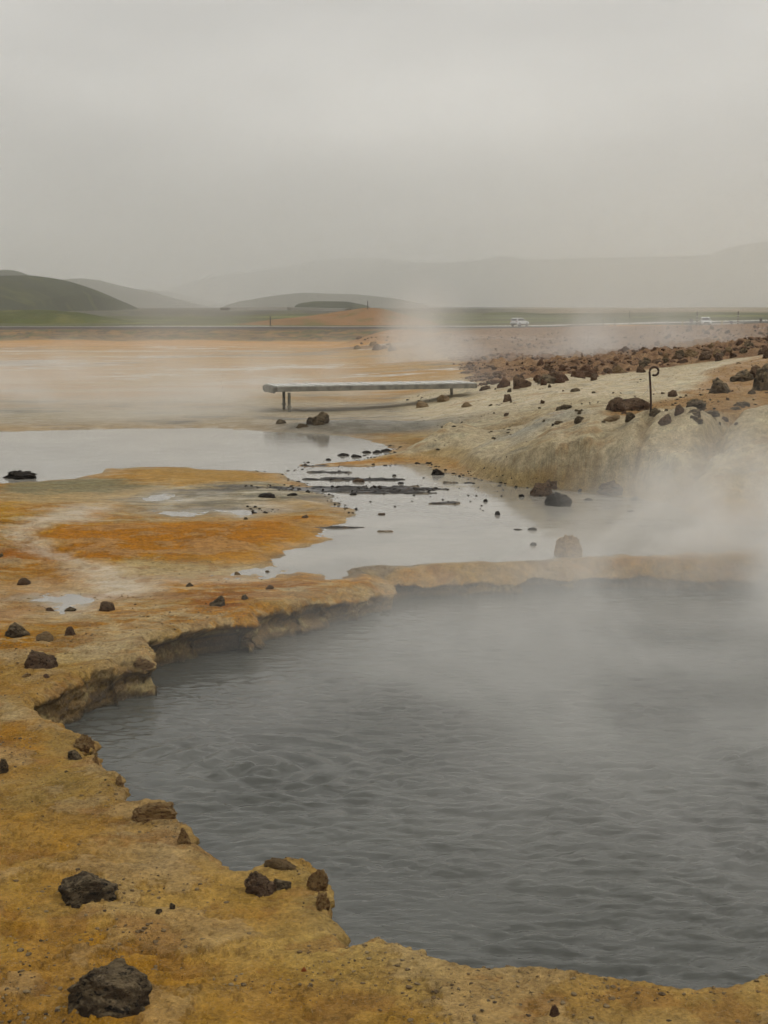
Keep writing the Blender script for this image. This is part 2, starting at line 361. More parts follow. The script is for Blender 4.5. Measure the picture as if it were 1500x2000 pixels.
    mix(ff, (.35, .195, .055))
    mix(ff * sst(-.15, .35, nS), (.39, .27, .125))
    g2 = ff * (1 - sst(27 + 3 * nS, 38 + 6 * nS, y)); mix(g2 * .85, (.28, .25, .19)); mix(g2 * sst(.05, .4, nE) * .8, (.12, .115, .10)); wet += g2 * .55
    st = sst(.12, .3, fbm(x * .11 + .5 * nS, y * .13 + 1.2 * nS, 5, 131, .62)) * ff * sst(30, 45, y); mix(st, (.40, .36, .30)); wet += st * .8
    st2 = sst(.18, .35, fbm(x * .09 + 7 + .6 * nS, y * .10 + nS, 5, 132, .62)) * ff * sst(38, 50, y); mix(st2 * .85, (.16, .125, .09)); wet += st2 * .4
    far1 = sst(95, 125, y) * (1 - M['emb']) * (1 - M['rub']); mix(far1 * .8, (.38, .20, .06)); 
    wz = np.exp(-((y - 100) / 12) ** 2) * sst(-25, 0, x) * sst(-.1, .3, fbm(x * .06, y * .2, 3, 133)) ; mix(wz, (.20, .19, .17)); wet += wz * .8
    # pale bank and slope
    h = M['hill'] * (1 - M['rub']); h = np.maximum(h, sst(0, .6, x - (.0 * y - .2)) * sst(15, 15.5, y) * (1 - sst(31, 34, y)) * sst(.0, .08, z) * (1 - M['rub']))
    yz = y + 2.2 * np.clip(z, 0, 1) * (y < 20); nq = fbm(x * 1.5, yz * 1.5, 5, 141, .65)
    mix(h, (.41, .345, .235))
    mix(h * sst(.05, .45, nq) * .55, (.33, .265, .155)); mix(h * sst(.1, .45, -nq) * .8, (.47, .42, .29))
    mix(h * sst(.18, .4, fbm(x * 2.2, yz * 2.2, 5, 142, .7)) * .6, (.24, .22, .165))
    mix(h * sst(.25, .45, fbm(x * 1.2 + 8, yz * 1.2, 4, 143, .65)) * .6, (.29, .19, .10))
    foot = h * (1 - sst(.06, .22, z)) * (y < 19) ; mix(foot * .6, (.34, .235, .095))
    cols = [at_d(860,870,20.6)[:2], at_d(930,875,20)[:2]]
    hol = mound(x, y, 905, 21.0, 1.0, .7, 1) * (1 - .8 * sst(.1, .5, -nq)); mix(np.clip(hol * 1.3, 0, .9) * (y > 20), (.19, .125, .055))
    dk = mound(x, y, 700, 23.6, 1.7, 1.1, 1); mix(np.clip(dk * 1.4, 0, .9), (.11, .105, .085)); wet += dk * .4
    gp = mound(x, y, 1060, 18.3, .8, .8, 1); mix(gp * sst(-.3, .3, nq) * .8, (.34, .345, .31))
    mix(M['bb'] * .9, (.25, .145, .060)); mix(M['bb'] * sst(.1, .5, nq) * .7, (.33, .24, .13))
    mix(M['gully'] * .4 * (y < 20), (.16, .095, .04))  # brown gully soil, darkened further as painted shade in the cracks
    # rubble field
    rb = M['rub']; nr = fbm(x * .35, y * .35, 5, 151, .65)
    mix(rb, (.19, .115, .065)); mix(rb * sst(.0, .35, nr), (.25, .16, .09)); mix(rb * sst(.1, .5, fbm(x * 1.1, y * 1.1, 4, 152, .7)), (.10, .05, .028))
    mix(rb * sst(.15, .5, -nr) * .7, (.30, .20, .11))
    # little mounds on the flat
    mm = sst(.2, .6, mound(x, y, 765, 150, 4.5, 10, 1.5)); mix(mm, (.27, .15, .065)); mm = sst(.12, .3, mound(x, y, 800, 88, 5.5, 4, .55)); mix(mm * .9, (.19, .115, .06))
    # embankment, verge
    e = M['emb']; ne = fbm(x * .12, y * .25, 5, 161, .65); mix(e, (.145, .095, .045)); mix(e * sst(.0, .2, ne), (.065, .07, .022)); mix(e * sst(.1, .25, fbm(x * .4, y * .4, 4, 162, .7)), (.05, .035, .02)); mix(e * sst(.1, .3, fbm(x * .3 + 5, y * .3, 4, 163, .7)) * .7, (.24, .14, .055))
    mix(sst(-16, -11, M['dr']) * (1 - sst(5, 6, M['dr'])) * (y < 320) * (x < 45), (.045, .04, .035))
    # plain behind the road
    pl = sst(6, 9, M['dr']); ng = fbm(x * .012, y * .01, 5, 171, .6); nh = fbm(x * .05, y * .03, 4, 172, .6)
    mix(pl, (.050, .058, .014)); mix(pl * sst(.05, .4, ng), (.125, .135, .032)); mix(pl * sst(.05, .25, nh) * .85, (.045, .05, .018)); mix(pl * sst(.15, .4, -ng) * .6, (.12, .10, .035))
    lava = pl * sst(560, 640, y + 60 * ng); mix(lava * .95, (.030, .028, .018)); mix(lava * sst(0, .4, nh) * .6, (.09, .09, .035))
    rt = sst(.06, .13, x / np.maximum(y, 1)) * sst(500, 700, y); mix(rt * .9, (.23, .185, .12)); mix(rt * sst(.1, .4, ng) * .7, (.33, .27, .19))
    wet *= 1 - sst(235, 255, y)
    # wet ground at the ponds' shores, dark silt islets
    p = M['pond']; band = sst(-.5, -.02, p) * (1 - M['hill'])
    mix(band * .35, (.30, .24, .16)); wet += band * .35
    mix(sst(-.16, 0, p) * .55 * sst(-.2, .3, nB), (.10, .09, .06))
    mud = sst(-.05, .05, M['pb'] + .0) ; mix(mud * .8, (.17, .15, .12))
    ii = sst(.2, .5, M['isl'] + .3 * nB) * (np.abs(p) < 3) * (y > 12) * (y < 20); mix(ii, (.014, .013, .012)); wet += ii * .3
    # crust faces of the hot spring
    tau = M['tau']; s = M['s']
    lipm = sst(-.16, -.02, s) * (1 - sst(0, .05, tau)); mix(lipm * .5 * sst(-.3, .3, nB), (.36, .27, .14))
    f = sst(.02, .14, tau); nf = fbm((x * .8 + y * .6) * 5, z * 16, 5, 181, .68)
    mix(f, (.17, .115, .058)); mix(f * sst(.05, .4, nf), (.34, .27, .15)); mix(f * sst(.05, .4, -nf), (.085, .065, .045))  # face tint darkened to deepen the shade below the lip
    mix(f * (1 - sst(WL - .005, WL + .045, z)), (.050, .043, .033))  # wet line at the water, also painted dark as undercut shade
    c_l = c.mean(1)[:, None]; sat = np.where(y < 14, 1.30, np.where(y < 28, 1.16, 1.14))[:, None]; c = np.clip(c_l + (c - c_l) * sat, .006, 1)
    tq, tr = M['tq'], M['tr']; nn = (1 - sst(12, 16, y)) * (1 - f)
    mix(nn * sst(.06, .12, tq) * .35, (.41, .30, .16)); mix(nn * np.exp(-((tr - .115) / .02) ** 2) * .45, (.16, .09, .035)); mix(nn * np.exp(-((tq - .07) / .016) ** 2) * .45, (.17, .095, .035))
    mix(nn * sst(.20, .30, -tr) * .45, (.26, .12, .03))
    # soil grain
    c *= (1.10 + .10 * nD + .06 * nB)[:, None]
    return np.clip(c, .008, .7), np.clip(wet, 0, 1)

# ------------------------------------------------------------------ mesh helpers
def tag(o, label=None, cat=None, group=None, kind=None):
    for k, v in (('label', label), ('category', cat), ('group', group), ('kind', kind)):
        if v: o[k] = v
    return o
def grid_mesh(name, co, nx, ny):
    me = bpy.data.meshes.new(name); n = nx * ny
    me.vertices.add(n); me.vertices.foreach_set('co', co.astype(np.float32).ravel())
    i = np.arange(nx - 1)[None, :] + nx * np.arange(ny - 1)[:, None]; i = i.ravel()
    q = np.stack([i, i + 1, i + nx + 1, i + nx], 1).ravel().astype(np.int32)
    m = len(i); me.loops.add(m * 4); me.loops.foreach_set('vertex_index', q)
    me.polygons.add(m); me.polygons.foreach_set('loop_start', np.arange(0, m * 4, 4, dtype=np.int32))
    me.polygons.foreach_set('use_smooth', np.ones(m, bool))
    me.update(calc_edges=True); return me
def set_attr(me, name, arr):
    if arr.ndim == 2:
        a = me.attributes.new(name, 'FLOAT_COLOR', 'POINT'); v = np.ones((len(arr), 4), np.float32); v[:, :3] = arr; a.data.foreach_set('color', v.ravel())
    else:
        a = me.attributes.new(name, 'FLOAT', 'POINT'); a.data.foreach_set('value', arr.astype(np.float32))
def link(name, me, mat=None, parent=None):
    o = bpy.data.objects.new(name, me); C.objects.link(o)
    if mat is not None: me.materials.append(mat)
    if parent is not None: o.parent = parent
    return o

# ------------------------------------------------------------------ materials
def mat(name):
    m = bpy.data.materials.new(name); m.use_nodes = True; t = m.node_tree; t.nodes.clear()
    o = N(t, 'ShaderNodeOutputMaterial'); b = N(t, 'ShaderNodeBsdfPrincipled'); L(t, b.outputs[0], o.inputs['Surface'])
    return m, t, b, o
def tnoise(t, vec, scale, detail=4, rough=.55, out_='Fac'):
    n = N(t, 'ShaderNodeTexNoise'); n.inputs['Scale'].default_value = scale; n.inputs['Detail'].default_value = detail; n.inputs['Roughness'].default_value = rough
    if vec is not None: L(t, vec, n.inputs['Vector'])
    return n.outputs[out_]
def math_(t, op, a, b=None, c=None, clamp=False):
    n = N(t, 'ShaderNodeMath', operation=op); n.use_clamp = clamp
    for i, v in enumerate((a, b, c)):
        if v is None: continue
        if isinstance(v, (int, float)): n.inputs[i].default_value = v
        else: L(t, v, n.inputs[i])
    return n.outputs[0]
def maprange(t, v, a, b, c=0, d=1):
    n = N(t, 'ShaderNodeMapRange'); n.inputs[1].default_value = a; n.inputs[2].default_value = b; n.inputs[3].default_value = c; n.inputs[4].default_value = d
    n.interpolation_type = 'SMOOTHSTEP'
    L(t, v, n.inputs[0]); return n.outputs[0]
def mixc(t, f, a, b, mode='MIX'):
    n = N(t, 'ShaderNodeMix', data_type='RGBA', blend_type=mode)
    if isinstance(f, (int, float)): n.inputs[0].default_value = f
    else: L(t, f, n.inputs[0])
    for i, v in ((6, a), (7, b)):
        if isinstance(v, tuple): n.inputs[i].default_value = (*v, 1) if len(v) == 3 else v
        else: L(t, v, n.inputs[i])
    return n.outputs[2]
def bump(t, h, dist, strength=1, normal=None):
    n = N(t, 'ShaderNodeBump'); n.inputs['Distance'].default_value = dist; n.inputs['Strength'].default_value = strength
    L(t, h, n.inputs['Height'])
    if normal is not None: L(t, normal, n.inputs['Normal'])
    return n.outputs[0]

def ground_material():
    m, t, b, o = mat('geothermal ground')
    at = N(t, 'ShaderNodeAttribute', attribute_name='tint'); aw = N(t, 'ShaderNodeAttribute', attribute_name='wet')
    g = N(t, 'ShaderNodeNewGeometry'); P = g.outputs['Position']
    n1 = tnoise(t, P, 55, 6, .7); n2 = tnoise(t, P, 11, 6, .65); n3 = tnoise(t, P, 2.2, 5, .6); n4 = tnoise(t, P, 190, 3, .6)
    k = math_(t, 'ADD', math_(t, 'MULTIPLY', maprange(t, n1, .34, .66), .44), math_(t, 'MULTIPLY', maprange(t, n2, .34, .66), .36))
    k = math_(t, 'ADD', k, math_(t, 'MULTIPLY', maprange(t, n3, .3, .7), .2)); k = math_(t, 'ADD', k, .50)
    k = math_(t, 'MULTIPLY_ADD', math_(t, 'SUBTRACT', k, .98), math_(t, 'MULTIPLY_ADD', aw.outputs['Fac'], -.6, 1.0), .98)
    kc = N(t, 'ShaderNodeCombineColor'); [L(t, k, kc.inputs[i]) for i in range(3)]
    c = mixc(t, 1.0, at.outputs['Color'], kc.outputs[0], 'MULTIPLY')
    # grains: scattered dark and light crumbs, and cavity shade painted into pits
    dark = maprange(t, n4, .62, .74); c = mixc(t, math_(t, 'MULTIPLY', dark, .7), c, (.07, .04, .02))
    pit_shade = maprange(t, tnoise(t, P, 28, 6, .75), .55, .66); c = mixc(t, math_(t, 'MULTIPLY', math_(t, 'MULTIPLY', pit_shade, .42), maprange(t, n3, .4, .62)), c, (.13, .07, .03))
    lt = maprange(t, tnoise(t, P, 120, 2, .5), .62, .72); c = mixc(t, math_(t, 'MULTIPLY', lt, .45), c, (.45, .36, .22))
    rust = maprange(t, tnoise(t, P, 6.0, 7, .7), .56, .72); c = mixc(t, math_(t, 'MULTIPLY', rust, .2), c, (.24, .10, .025))
    L(t, c, b.inputs['Base Color'])
    wn = maprange(t, tnoise(t, P, 3.0, 5, .6), .35, .65, .55, 1.25)
    wv = math_(t, 'MULTIPLY', aw.outputs['Fac'], wn, clamp=True)
    L(t, math_(t, 'MULTIPLY_ADD', wv, -.62, .92), b.inputs['Roughness'])
    L(t, math_(t, 'MULTIPLY_ADD', wv, .35, .22), b.inputs['Specular IOR Level'])
    dry = math_(t, 'MULTIPLY_ADD', wv, -.85, 1.0)
    hh = math_(t, 'ADD', math_(t, 'MULTIPLY', n1, .35), math_(t, 'MULTIPLY', n2, .9)); hh = math_(t, 'ADD', hh, math_(t, 'MULTIPLY', n4, .2))
    bn = N(t, 'ShaderNodeBump'); bn.inputs['Distance'].default_value = .05; L(t, hh, bn.inputs['Height']); L(t, dry, bn.inputs['Strength'])
    L(t, bn.outputs[0], b.inputs['Normal'])
    return m

def water_material(name, base, rough, bumps, spec=.5):
    m, t, b, o = mat(name)
    g = N(t, 'ShaderNodeNewGeometry'); P = g.outputs['Position']
    mp_ = N(t, 'ShaderNodeMapping'); mp_.inputs['Scale'].default_value = (.7, 1.6, 1); L(t, P, mp_.inputs['Vector'])
    v = maprange(t, tnoise(t, P, .8, 4, .6), .35, .65, .86, 1.14)
    kc = N(t, 'ShaderNodeCombineColor'); [L(t, v, kc.inputs[i]) for i in range(3)]
    L(t, mixc(t, 1.0, base, kc.outputs[0], 'MULTIPLY'), b.inputs['Base Color'])
    b.inputs['Roughness'].default_value = rough; b.inputs['IOR'].default_value = 1.33; b.inputs['Specular IOR Level'].default_value = spec
    nn = None
    for s, d, k in bumps: nn = bump(t, tnoise(t, mp_.outputs[0], s, 3, .5), d, k, nn)
    L(t, nn, b.inputs['Normal'])
    return m

def rock_material(name, c1, c2, c3, moss=(.20, .15, .07), top_mix=.4):
    m, t, b, o = mat(name)
    tcn = N(t, 'ShaderNodeTexCoord'); oi = N(t, 'ShaderNodeObjectInfo')
    va = N(t, 'ShaderNodeVectorMath', operation='ADD'); L(t, tcn.outputs['Object'], va.inputs[0])
    sv = N(t, 'ShaderNodeVectorMath', operation='SCALE'); L(t, oi.outputs['Location'], sv.inputs[0]); sv.inputs['Scale'].default_value = 3.1; L(t, sv.outputs[0], va.inputs[1]); P = va.outputs[0]
    a = maprange(t, tnoise(t, P, 3.0, 7, .68), .42, .60); c = mixc(t, a, c1, c2)
    c = mixc(t, maprange(t, tnoise(t, P, 6, 6, .72), .50, .60), c, c3)
    g = N(t, 'ShaderNodeNewGeometry'); sp = N(t, 'ShaderNodeSeparateXYZ'); L(t, g.outputs['Normal'], sp.inputs[0])
    up = math_(t, 'MULTIPLY', maprange(t, sp.outputs['Z'], .1, .8), maprange(t, tnoise(t, P, 5, 6, .7), .44, .6))
    c = mixc(t, math_(t, 'MULTIPLY', up, top_mix), c, moss)  # second tint mixed in patches over upward faces
    L(t, c, b.inputs['Base Color']); b.inputs['Roughness'].default_value = .85; b.inputs['Specular IOR Level'].default_value = .3
    n1 = bump(t, tnoise(t, P, 4, 8, .7), .10, .9); n2 = bump(t, tnoise(t, P, 22, 5, .7), .02, .9, n1); L(t, n2, b.inputs['Normal'])
    return m
def plain(name, c, rough=.6, metal=0.0, var=.15, scale=6):
    m, t, b, o = mat(name)
    tcn = N(t, 'ShaderNodeTexCoord'); v = maprange(t, tnoise(t, tcn.outputs['Object'], scale, 5, .6), .3, .7, 1 - var, 1 + var)
    kc = N(t, 'ShaderNodeCombineColor'); [L(t, v, kc.inputs[i]) for i in range(3)]
    L(t, mixc(t, 1.0, c, kc.outputs[0], 'MULTIPLY'), b.inputs['Base Color'])
    b.inputs['Roughness'].default_value = rough; b.inputs['Metallic'].default_value = metal
    return m
MG = ground_material()
MW = water_material('murky hot spring water', (.080, .082, .072), .16, [(14, .012, .5), (45, .004, .5)])
MW2 = water_material('milky pond water', (.28, .262, .225), .09, [(2.2, .006, .5), (14, .0015, .5)])
MR_DARK = rock_material('dark basalt', (.075, .052, .030), (.21, .155, .088), (.020, .016, .012), (.30, .225, .125), .8)
MR_BROWN = rock_material('brown scoria', (.13, .078, .046), (.21, .135, .080), (.045, .028, .018), (.25, .17, .09), .4)
MR_RED = rock_material('rust red scoria', (.12, .062, .036), (.18, .105, .060), (.06, .028, .018), (.25, .14, .07), .3)
MR_TAN = rock_material('ochre stained stone', (.25, .165, .080), (.33, .23, .12), (.14, .085, .04), (.36, .27, .14), .4)
MR_OCHRE = rock_material('orange crust', (.36, .225, .09), (.24, .12, .042), (.14, .07, .03), (.44, .31, .14), .9)
MR_WET = rock_material('wet black stone', (.026, .021, .017), (.052, .040, .028), (.010, .009, .008), (.06, .04, .025), .3)

# ------------------------------------------------------------------ ground sheet
Q = 1.0
YA = np.exp(np.linspace(math.log(5.2), math.log(36), int(1500 * Q))) - 3.0
YB = np.exp(np.linspace(math.log(36), math.log(400), int(520 * Q)))[1:] - 3.0
YC = np.exp(np.linspace(math.log(400), math.log(12000), int(150 * Q)))[1:] - 3.0
YS = np.concatenate([YA, YB, YC]); US = np.concatenate([np.linspace(-1.2, -.36, 50)[:-1], np.linspace(-.36, .36, int(1040 * Q)), np.linspace(.36, 1.2, 50)[1:]])
gy, gu = np.meshgrid(YS, US, indexing='ij')
gx = (gu * (gy + 3.0)).ravel(); gy = gy.ravel()
x2, y2, z2, M = terrain(gx, gy)
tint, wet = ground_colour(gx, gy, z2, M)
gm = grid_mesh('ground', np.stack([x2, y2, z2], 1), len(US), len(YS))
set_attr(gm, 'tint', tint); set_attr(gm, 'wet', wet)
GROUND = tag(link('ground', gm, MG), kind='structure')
bpy.context.view_layer.update()

# ------------------------------------------------------------------ water
def hot_pool():
    ys = np.exp(np.linspace(math.log(5.3), math.log(15), 620)) - 2.2
    us = np.linspace(-.42, .75, 760)
    gy, gu = np.meshgrid(ys, us, indexing='ij'); x = (gu * (gy + 1.2)).ravel(); y = gy.ravel()
    wxx = x + .10 * fbm(x * 1.4, y * 1.4, 3, 301); wyy = y + .10 * fbm(x * 1.2, y * 1.2, 3, 302)
    a = fbm(wxx * 3.8, wyy * 8.5, 3, 303); b = fbm(wxx * 8.5 + .8 * a, wyy * 18, 3, 304, .55)
    calm = .30 + .85 * sst(-.25, .35, fbm(x * .55, y * .75, 3, 305))
    z = calm * (.0105 * (a + .25 * (1 - 2 * np.abs(a))) + .0058 * (b + .2 * (1 - 2 * np.abs(b))) + .003 * fbm(x * 16, y * 26, 2, 306))
    for px, py, rad, h, k in ((430,1512,.06,.020,1), (470,1502,.07,.028,1), (515,1506,.06,.022,1), (560,1498,.06,.018,1), (1480,1480,.22,.022,1), (1500,1665,.14,.03,1), (1165,1232,.16,.012,1), (745,1205,.12,.02,1), (840,1800,.0,.0,0)):
        if not k: continue
        cx, cy = onz(px, py, WL); r = np.hypot(x - cx, (y - cy) * 1.0)
        z += h * np.exp(-(r / rad) ** 2) * (.35 + 1.6 * np.abs(fbm(x * 9, y * 11, 2, 310))) + h * (.36 if px < 700 else .12) * np.cos(r * 34 + 1.5 * fbm(x * 3, y * 3, 2, 311)) * np.exp(-r / (rad * 6.5)) * sst(rad * .8, rad * 1.6, r)
    cx, cy = onz(500, 1503, WL); r = np.hypot((x - cx) * .85, y - cy) + .05 * fbm(x * 2.2, y * 2.2, 2, 312)
    z += .0075 * np.cos(r * 46) * np.exp(-(r / .55) ** 2) * sst(.10, .2, r) * (.6 + .8 * np.abs(fbm(x * 2, y * 2, 2, 313)))
    me = grid_mesh('hot_spring_water', np.stack([x, y, WL + z], 1), len(us), len(ys))
    tag(link('hot_spring_water', me, MW), kind='structure')
hot_pool()
def ponds():
    ys = np.linspace(9.0, 26.5, 260); us = np.linspace(-14, 9, 330)
    gy, gx = np.meshgrid(ys, us, indexing='ij'); x = gx.ravel(); y = gy.ravel()
    # stop short of the hot spring and of the bank
    me = grid_mesh('pond_water', np.stack([x, y, np.full(x.size, WL2)], 1), len(us), len(ys))
    bm = bmesh.new(); bm.from_mesh(me)
    P = poly_sd(POOL, x, y, 1.2); kill = [bm.verts[i] if False else i for i in np.nonzero(P > -.16)[0]]
    bm.verts.ensure_lookup_table(); bmesh.ops.delete(bm, geom=[bm.verts[i] for i in kill], context='VERTS')
    bm.to_mesh(me); bm.free()
    tag(link('pond_water', me, MW2), kind='structure')
ponds()

# ------------------------------------------------------------------ hills and mountains
def hill_material(name, c1, c2, c3, scale):
    m, t, b, o = mat(name)
    g = N(t, 'ShaderNodeNewGeometry'); P = g.outputs['Position']
    c = mixc(t, maprange(t, tnoise(t, P, scale, 8, .62), .38, .62), c1, c2)
    c = mixc(t, maprange(t, tnoise(t, P, scale * 4, 6, .65), .5, .68), c, c3)
    L(t, c, b.inputs['Base Color']); b.inputs['Roughness'].default_value = 1; b.inputs['Specular IOR Level'].default_value = .1
    L(t, bump(t, tnoise(t, P, scale * 6, 6, .65), .03 / scale, .35), b.inputs['Normal'])
    return m
def hill(name, sil, d, depth, m, amp=.05, base=-6, seed=0, nx=260, ny=60):
    """sil: (column,row) points of the skyline; the ridge stands at distance d"""
    p = np.array(sil, float); px = np.linspace(p[0, 0], p[-1, 0], nx); py = np.interp(px, p[:, 0], p[:, 1])
    for _ in range(3): py[1:-1] = (py[:-2] + py[2:] + 2 * py[1:-1]) / 4
    x = (px - 750) / F / cP * d * 1.0; z = np.array([at_d(a, b_, d)[2] for a, b_ in zip(px, py)])
    v = np.linspace(-1, 1, ny); X, V = np.meshgrid(x, v); Z = np.broadcast_to(z, X.shape)
    prof = np.cos(np.pi / 2 * np.abs(V)) ** .9; H = np.maximum(Z - base, 0)
    nz = fbm(X / depth * 3.0, V * 2.5 + seed, 6, 400 + seed, .55)
    hgt = base + H * prof * (1 + amp * nz * 4 * np.abs(V)) + H.max() * amp * nz * (.12 + np.abs(V)) * prof
    tp = np.clip(np.minimum(np.arange(nx), np.arange(nx)[::-1]) / (nx * .05), 0, 1)[None, :]; hgt = base + (hgt - base) * tp
    X2 = X * (1 + 0 * V); Y = d + V * depth
    me = grid_mesh(name, np.stack([X2.ravel(), Y.ravel(), hgt.ravel()], 1), nx, ny)
    return tag(link(name, me, m), kind='structure')
MH1 = hill_material('mossy lava slope', (.030, .038, .012), (.016, .022, .008), (.06, .068, .018), .012)
MH2 = hill_material('grey green mountain side', (.060, .062, .035), (.085, .080, .05), (.05, .05, .035), .0016)
MH3 = hill_material('grassy rise', (.085, .10, .022), (.035, .045, .012), (.13, .13, .04), .02)
MH4 = hill_material('orange earth rise', (.27, .15, .07), (.20, .12, .055), (.16, .13, .05), .05)
hill('hill', [(-420,600),(-250,575),(-100,545),(0,541),(30,539),(80,538),(115,543),(150,556),(180,575),(205,592),(215,599)], 800, 230, MH1, .03, -6, 1)
hill('hill', [(-200,540),(-60,528),(0,531),(20,537),(33,534),(36,526),(45,530),(60,538),(110,560),(200,598)], 1500, 260, MH1, .03, -6, 2)
hill('hill', [(60,598),(130,560),(150,546),(175,544),(200,547),(250,560),(300,570),(340,582),(400,600)], 2600, 500, MH2, .04, -6, 3)
hill('hill', [(230,600),(300,565),(350,572),(420,590),(500,600)], 4200, 500, MH2, .04, -6, 4)
hill('mountain', [(260,600),(320,580),(360,562),(400,548),(450,537),(500,533),(560,522),(610,512),(680,505),(740,504),(800,512),(860,540),(960,600)], 7200, 1200, MH2, .05, -6, 5)
hill('mountain', [(560,600),(640,545),(720,522),(800,515),(900,512),(940,508),(965,501),(985,503),(1000,509),(1080,508),(1180,504),(1260,502),(1340,500),(1380,495),(1410,483),(1450,475),(1500,470),(1600,466),(1750,480),(1950,540),(2100,600)], 6400, 1500, MH2, .035, -6, 6, 400)
hill('hill', [(440,600),(480,588),(540,578),(600,572),(700,575),(780,584),(850,600)], 2400, 260, MH2, .04, -6, 7)
hill('hill', [(575,600),(590,592),(620,588),(680,589),(715,596),(730,602)], 900, 60, MH1, .03, -6, 8)
hill('hill', [(430,640),(480,631),(560,622),(620,615),(680,606),(715,601),(745,602),(780,612),(820,622),(880,640)], 350, 26, MH4, .05, -4, 9)
hill('hill', [(870,630),(920,616),(960,610),(1000,609),(1060,613),(1130,612),(1180,615),(1230,618),(1280,622),(1300,626)], 560, 45, MH3, .06, -6, 10)
hill('hill', [(1100,640),(1150,632),(1200,627),(1260,620),(1300,616),(1340,617),(1380,622),(1430,628),(1480,632),(1520,640)], 420, 30, MH3, .06, -6, 11)
hill('hill', [(-100,636),(-20,608),(60,605),(120,606),(170,611),(230,622),(290,632),(330,638)], 380, 22, MH3, .06, -6, 12)

# ------------------------------------------------------------------ roads
def ribbon(name, pts, width, m, dz=0.03, wd=None):
    P = []
    for k in range(len(pts) - 1):
        a, b = Vector(pts[k]), Vector(pts[k + 1]); n = max(2, int((b - a).length / 4))
        P += [a.lerp(b, i / n) for i in range(n)]
    P.append(Vector(pts[-1])); vs = []
    for i, p in enumerate(P):
        d = (P[min(i + 1, len(P) - 1)] - P[max(i - 1, 0)]); d.z = 0; d.normalize(); s = Vector((-d.y, d.x, 0)) * width / 2
        vs += [p - s - Vector((0, 0, .25)), p - s + Vector((0, 0, dz)), p + s + Vector((0, 0, dz)), p + s - Vector((0, 0, .25))]
    me = grid_mesh(name, np.array([tuple(v) for v in vs]), 4, len(P)); me.polygons.foreach_set('use_smooth', np.zeros(len(me.polygons), bool))
    return tag(link(name, me, m), kind='structure')
MA, t_, b_, o_ = mat('wet asphalt')
g_ = N(t_, 'ShaderNodeNewGeometry'); L(t_, mixc(t_, tnoise(t_, g_.outputs['Position'], 1.5, 6, .6), (.17, .17, .16), (.22, .215, .205)), b_.inputs['Base Color']); b_.inputs['Roughness'].default_value = .04
MLINE = plain('white road paint', (.72, .72, .68), .6)
ROADZ = -2.0
main = [(x, road_y(x), ROADZ) for x in (-170, -120, -80, -40, -10, 10)] + [(22, 294, -2.0), (34, 300, -1.95), (48, 312, -1.8), (70, 338, -1.6), (120, 400, -1.5)]
ribbon('road', main, 11, MA, .16)
edge = [(x, y - 4.4, z) for x, y, z in main[:7]]
ribbon('road_marking', edge, .30, MLINE, .19)
side = [at_d(1340, 640, 246), at_d(1377, 637.3, 258), at_d(1392, 636, 280), at_d(1410, 634, 310), at_d(1425, 631, 360)]
ribbon('road', side, 7.0, plain('grey gravel road', (.26, .235, .20), .9), .12)
ribbon('road', [at_d(440, 605, 600), at_d(560, 604, 640), at_d(680, 607, 620)], 5, plain('pale gravel track', (.34, .32, .28), .9), .9)

# ------------------------------------------------------------------ rocks
_ico = {}
def ico(sub):
    if sub not in _ico:
        bm = bmesh.new(); bmesh.ops.create_icosphere(bm, subdivisions=sub, radius=1)
        _ico[sub] = (np.array([v.co[:] for v in bm.verts]), [[v.index for v in f.verts] for f in bm.faces]); bm.free()
    return _ico[sub]
def rock_mesh(name, seed, sub=4, cuts=10, rough=.12, blocky=0.0):
    V, Fc = ico(sub); rs = np.random.RandomState(seed); p = V.copy()
    lowr = np.clip(-V[:, 2] / .6, 0, 1)[:, None]; rad = np.hypot(V[:, 0], V[:, 1])[:, None] + 1e-6
    p[:, :2] *= 1 + (np.minimum(1 / rad, 1.6) - 1) * sst(0, 1, lowr)      # no undercut below the middle
    p[:, 2] = np.where(V[:, 2] < 0, V[:, 2] * .55, V[:, 2])
    if blocky: p = np.sign(p) * np.abs(p) ** (1 - .45 * blocky)
    for k in range(cuts):
        n = rs.normal(size=3); n[2] = abs(n[2]) * .9 - .1; n /= np.linalg.norm(n); d = rs.uniform(.54, .86)
        e = p @ n - d; p = p - np.clip(e, 0, None)[:, None] * n * .97
    q = p * 1.4 + seed * 3.3
    rid = 1 - 2 * np.abs(fbm3(q * 1.9, 4, seed + 5, .6))
    p = p * (1 + rough * fbm3(q * 1.1, 3, seed, .5) * 1.2 - rough * .8 * np.clip(rid, 0, 1) ** 2)[:, None]
    stp = np.floor(fbm3(q * 2.2, 2, seed + 7) * 5) / 5
    p = p * (1 + rough * .35 * stp + rough * .5 * fbm3(q * 5, 4, seed + 9, .65))[:, None]
    p -= (p.max(0) + p.min(0)) / 2; p /= (p.max(0) - p.min(0)) / 2
    p[:, 2] = (p[:, 2] + .62) / 1.62        # the lower part sits in the ground
    p[:, :2] *= .5
    me = bpy.data.meshes.new(name); me.from_pydata(p.tolist(), [], Fc); me.polygons.foreach_set('use_smooth', np.ones(len(Fc), bool)); me.update()
    return me
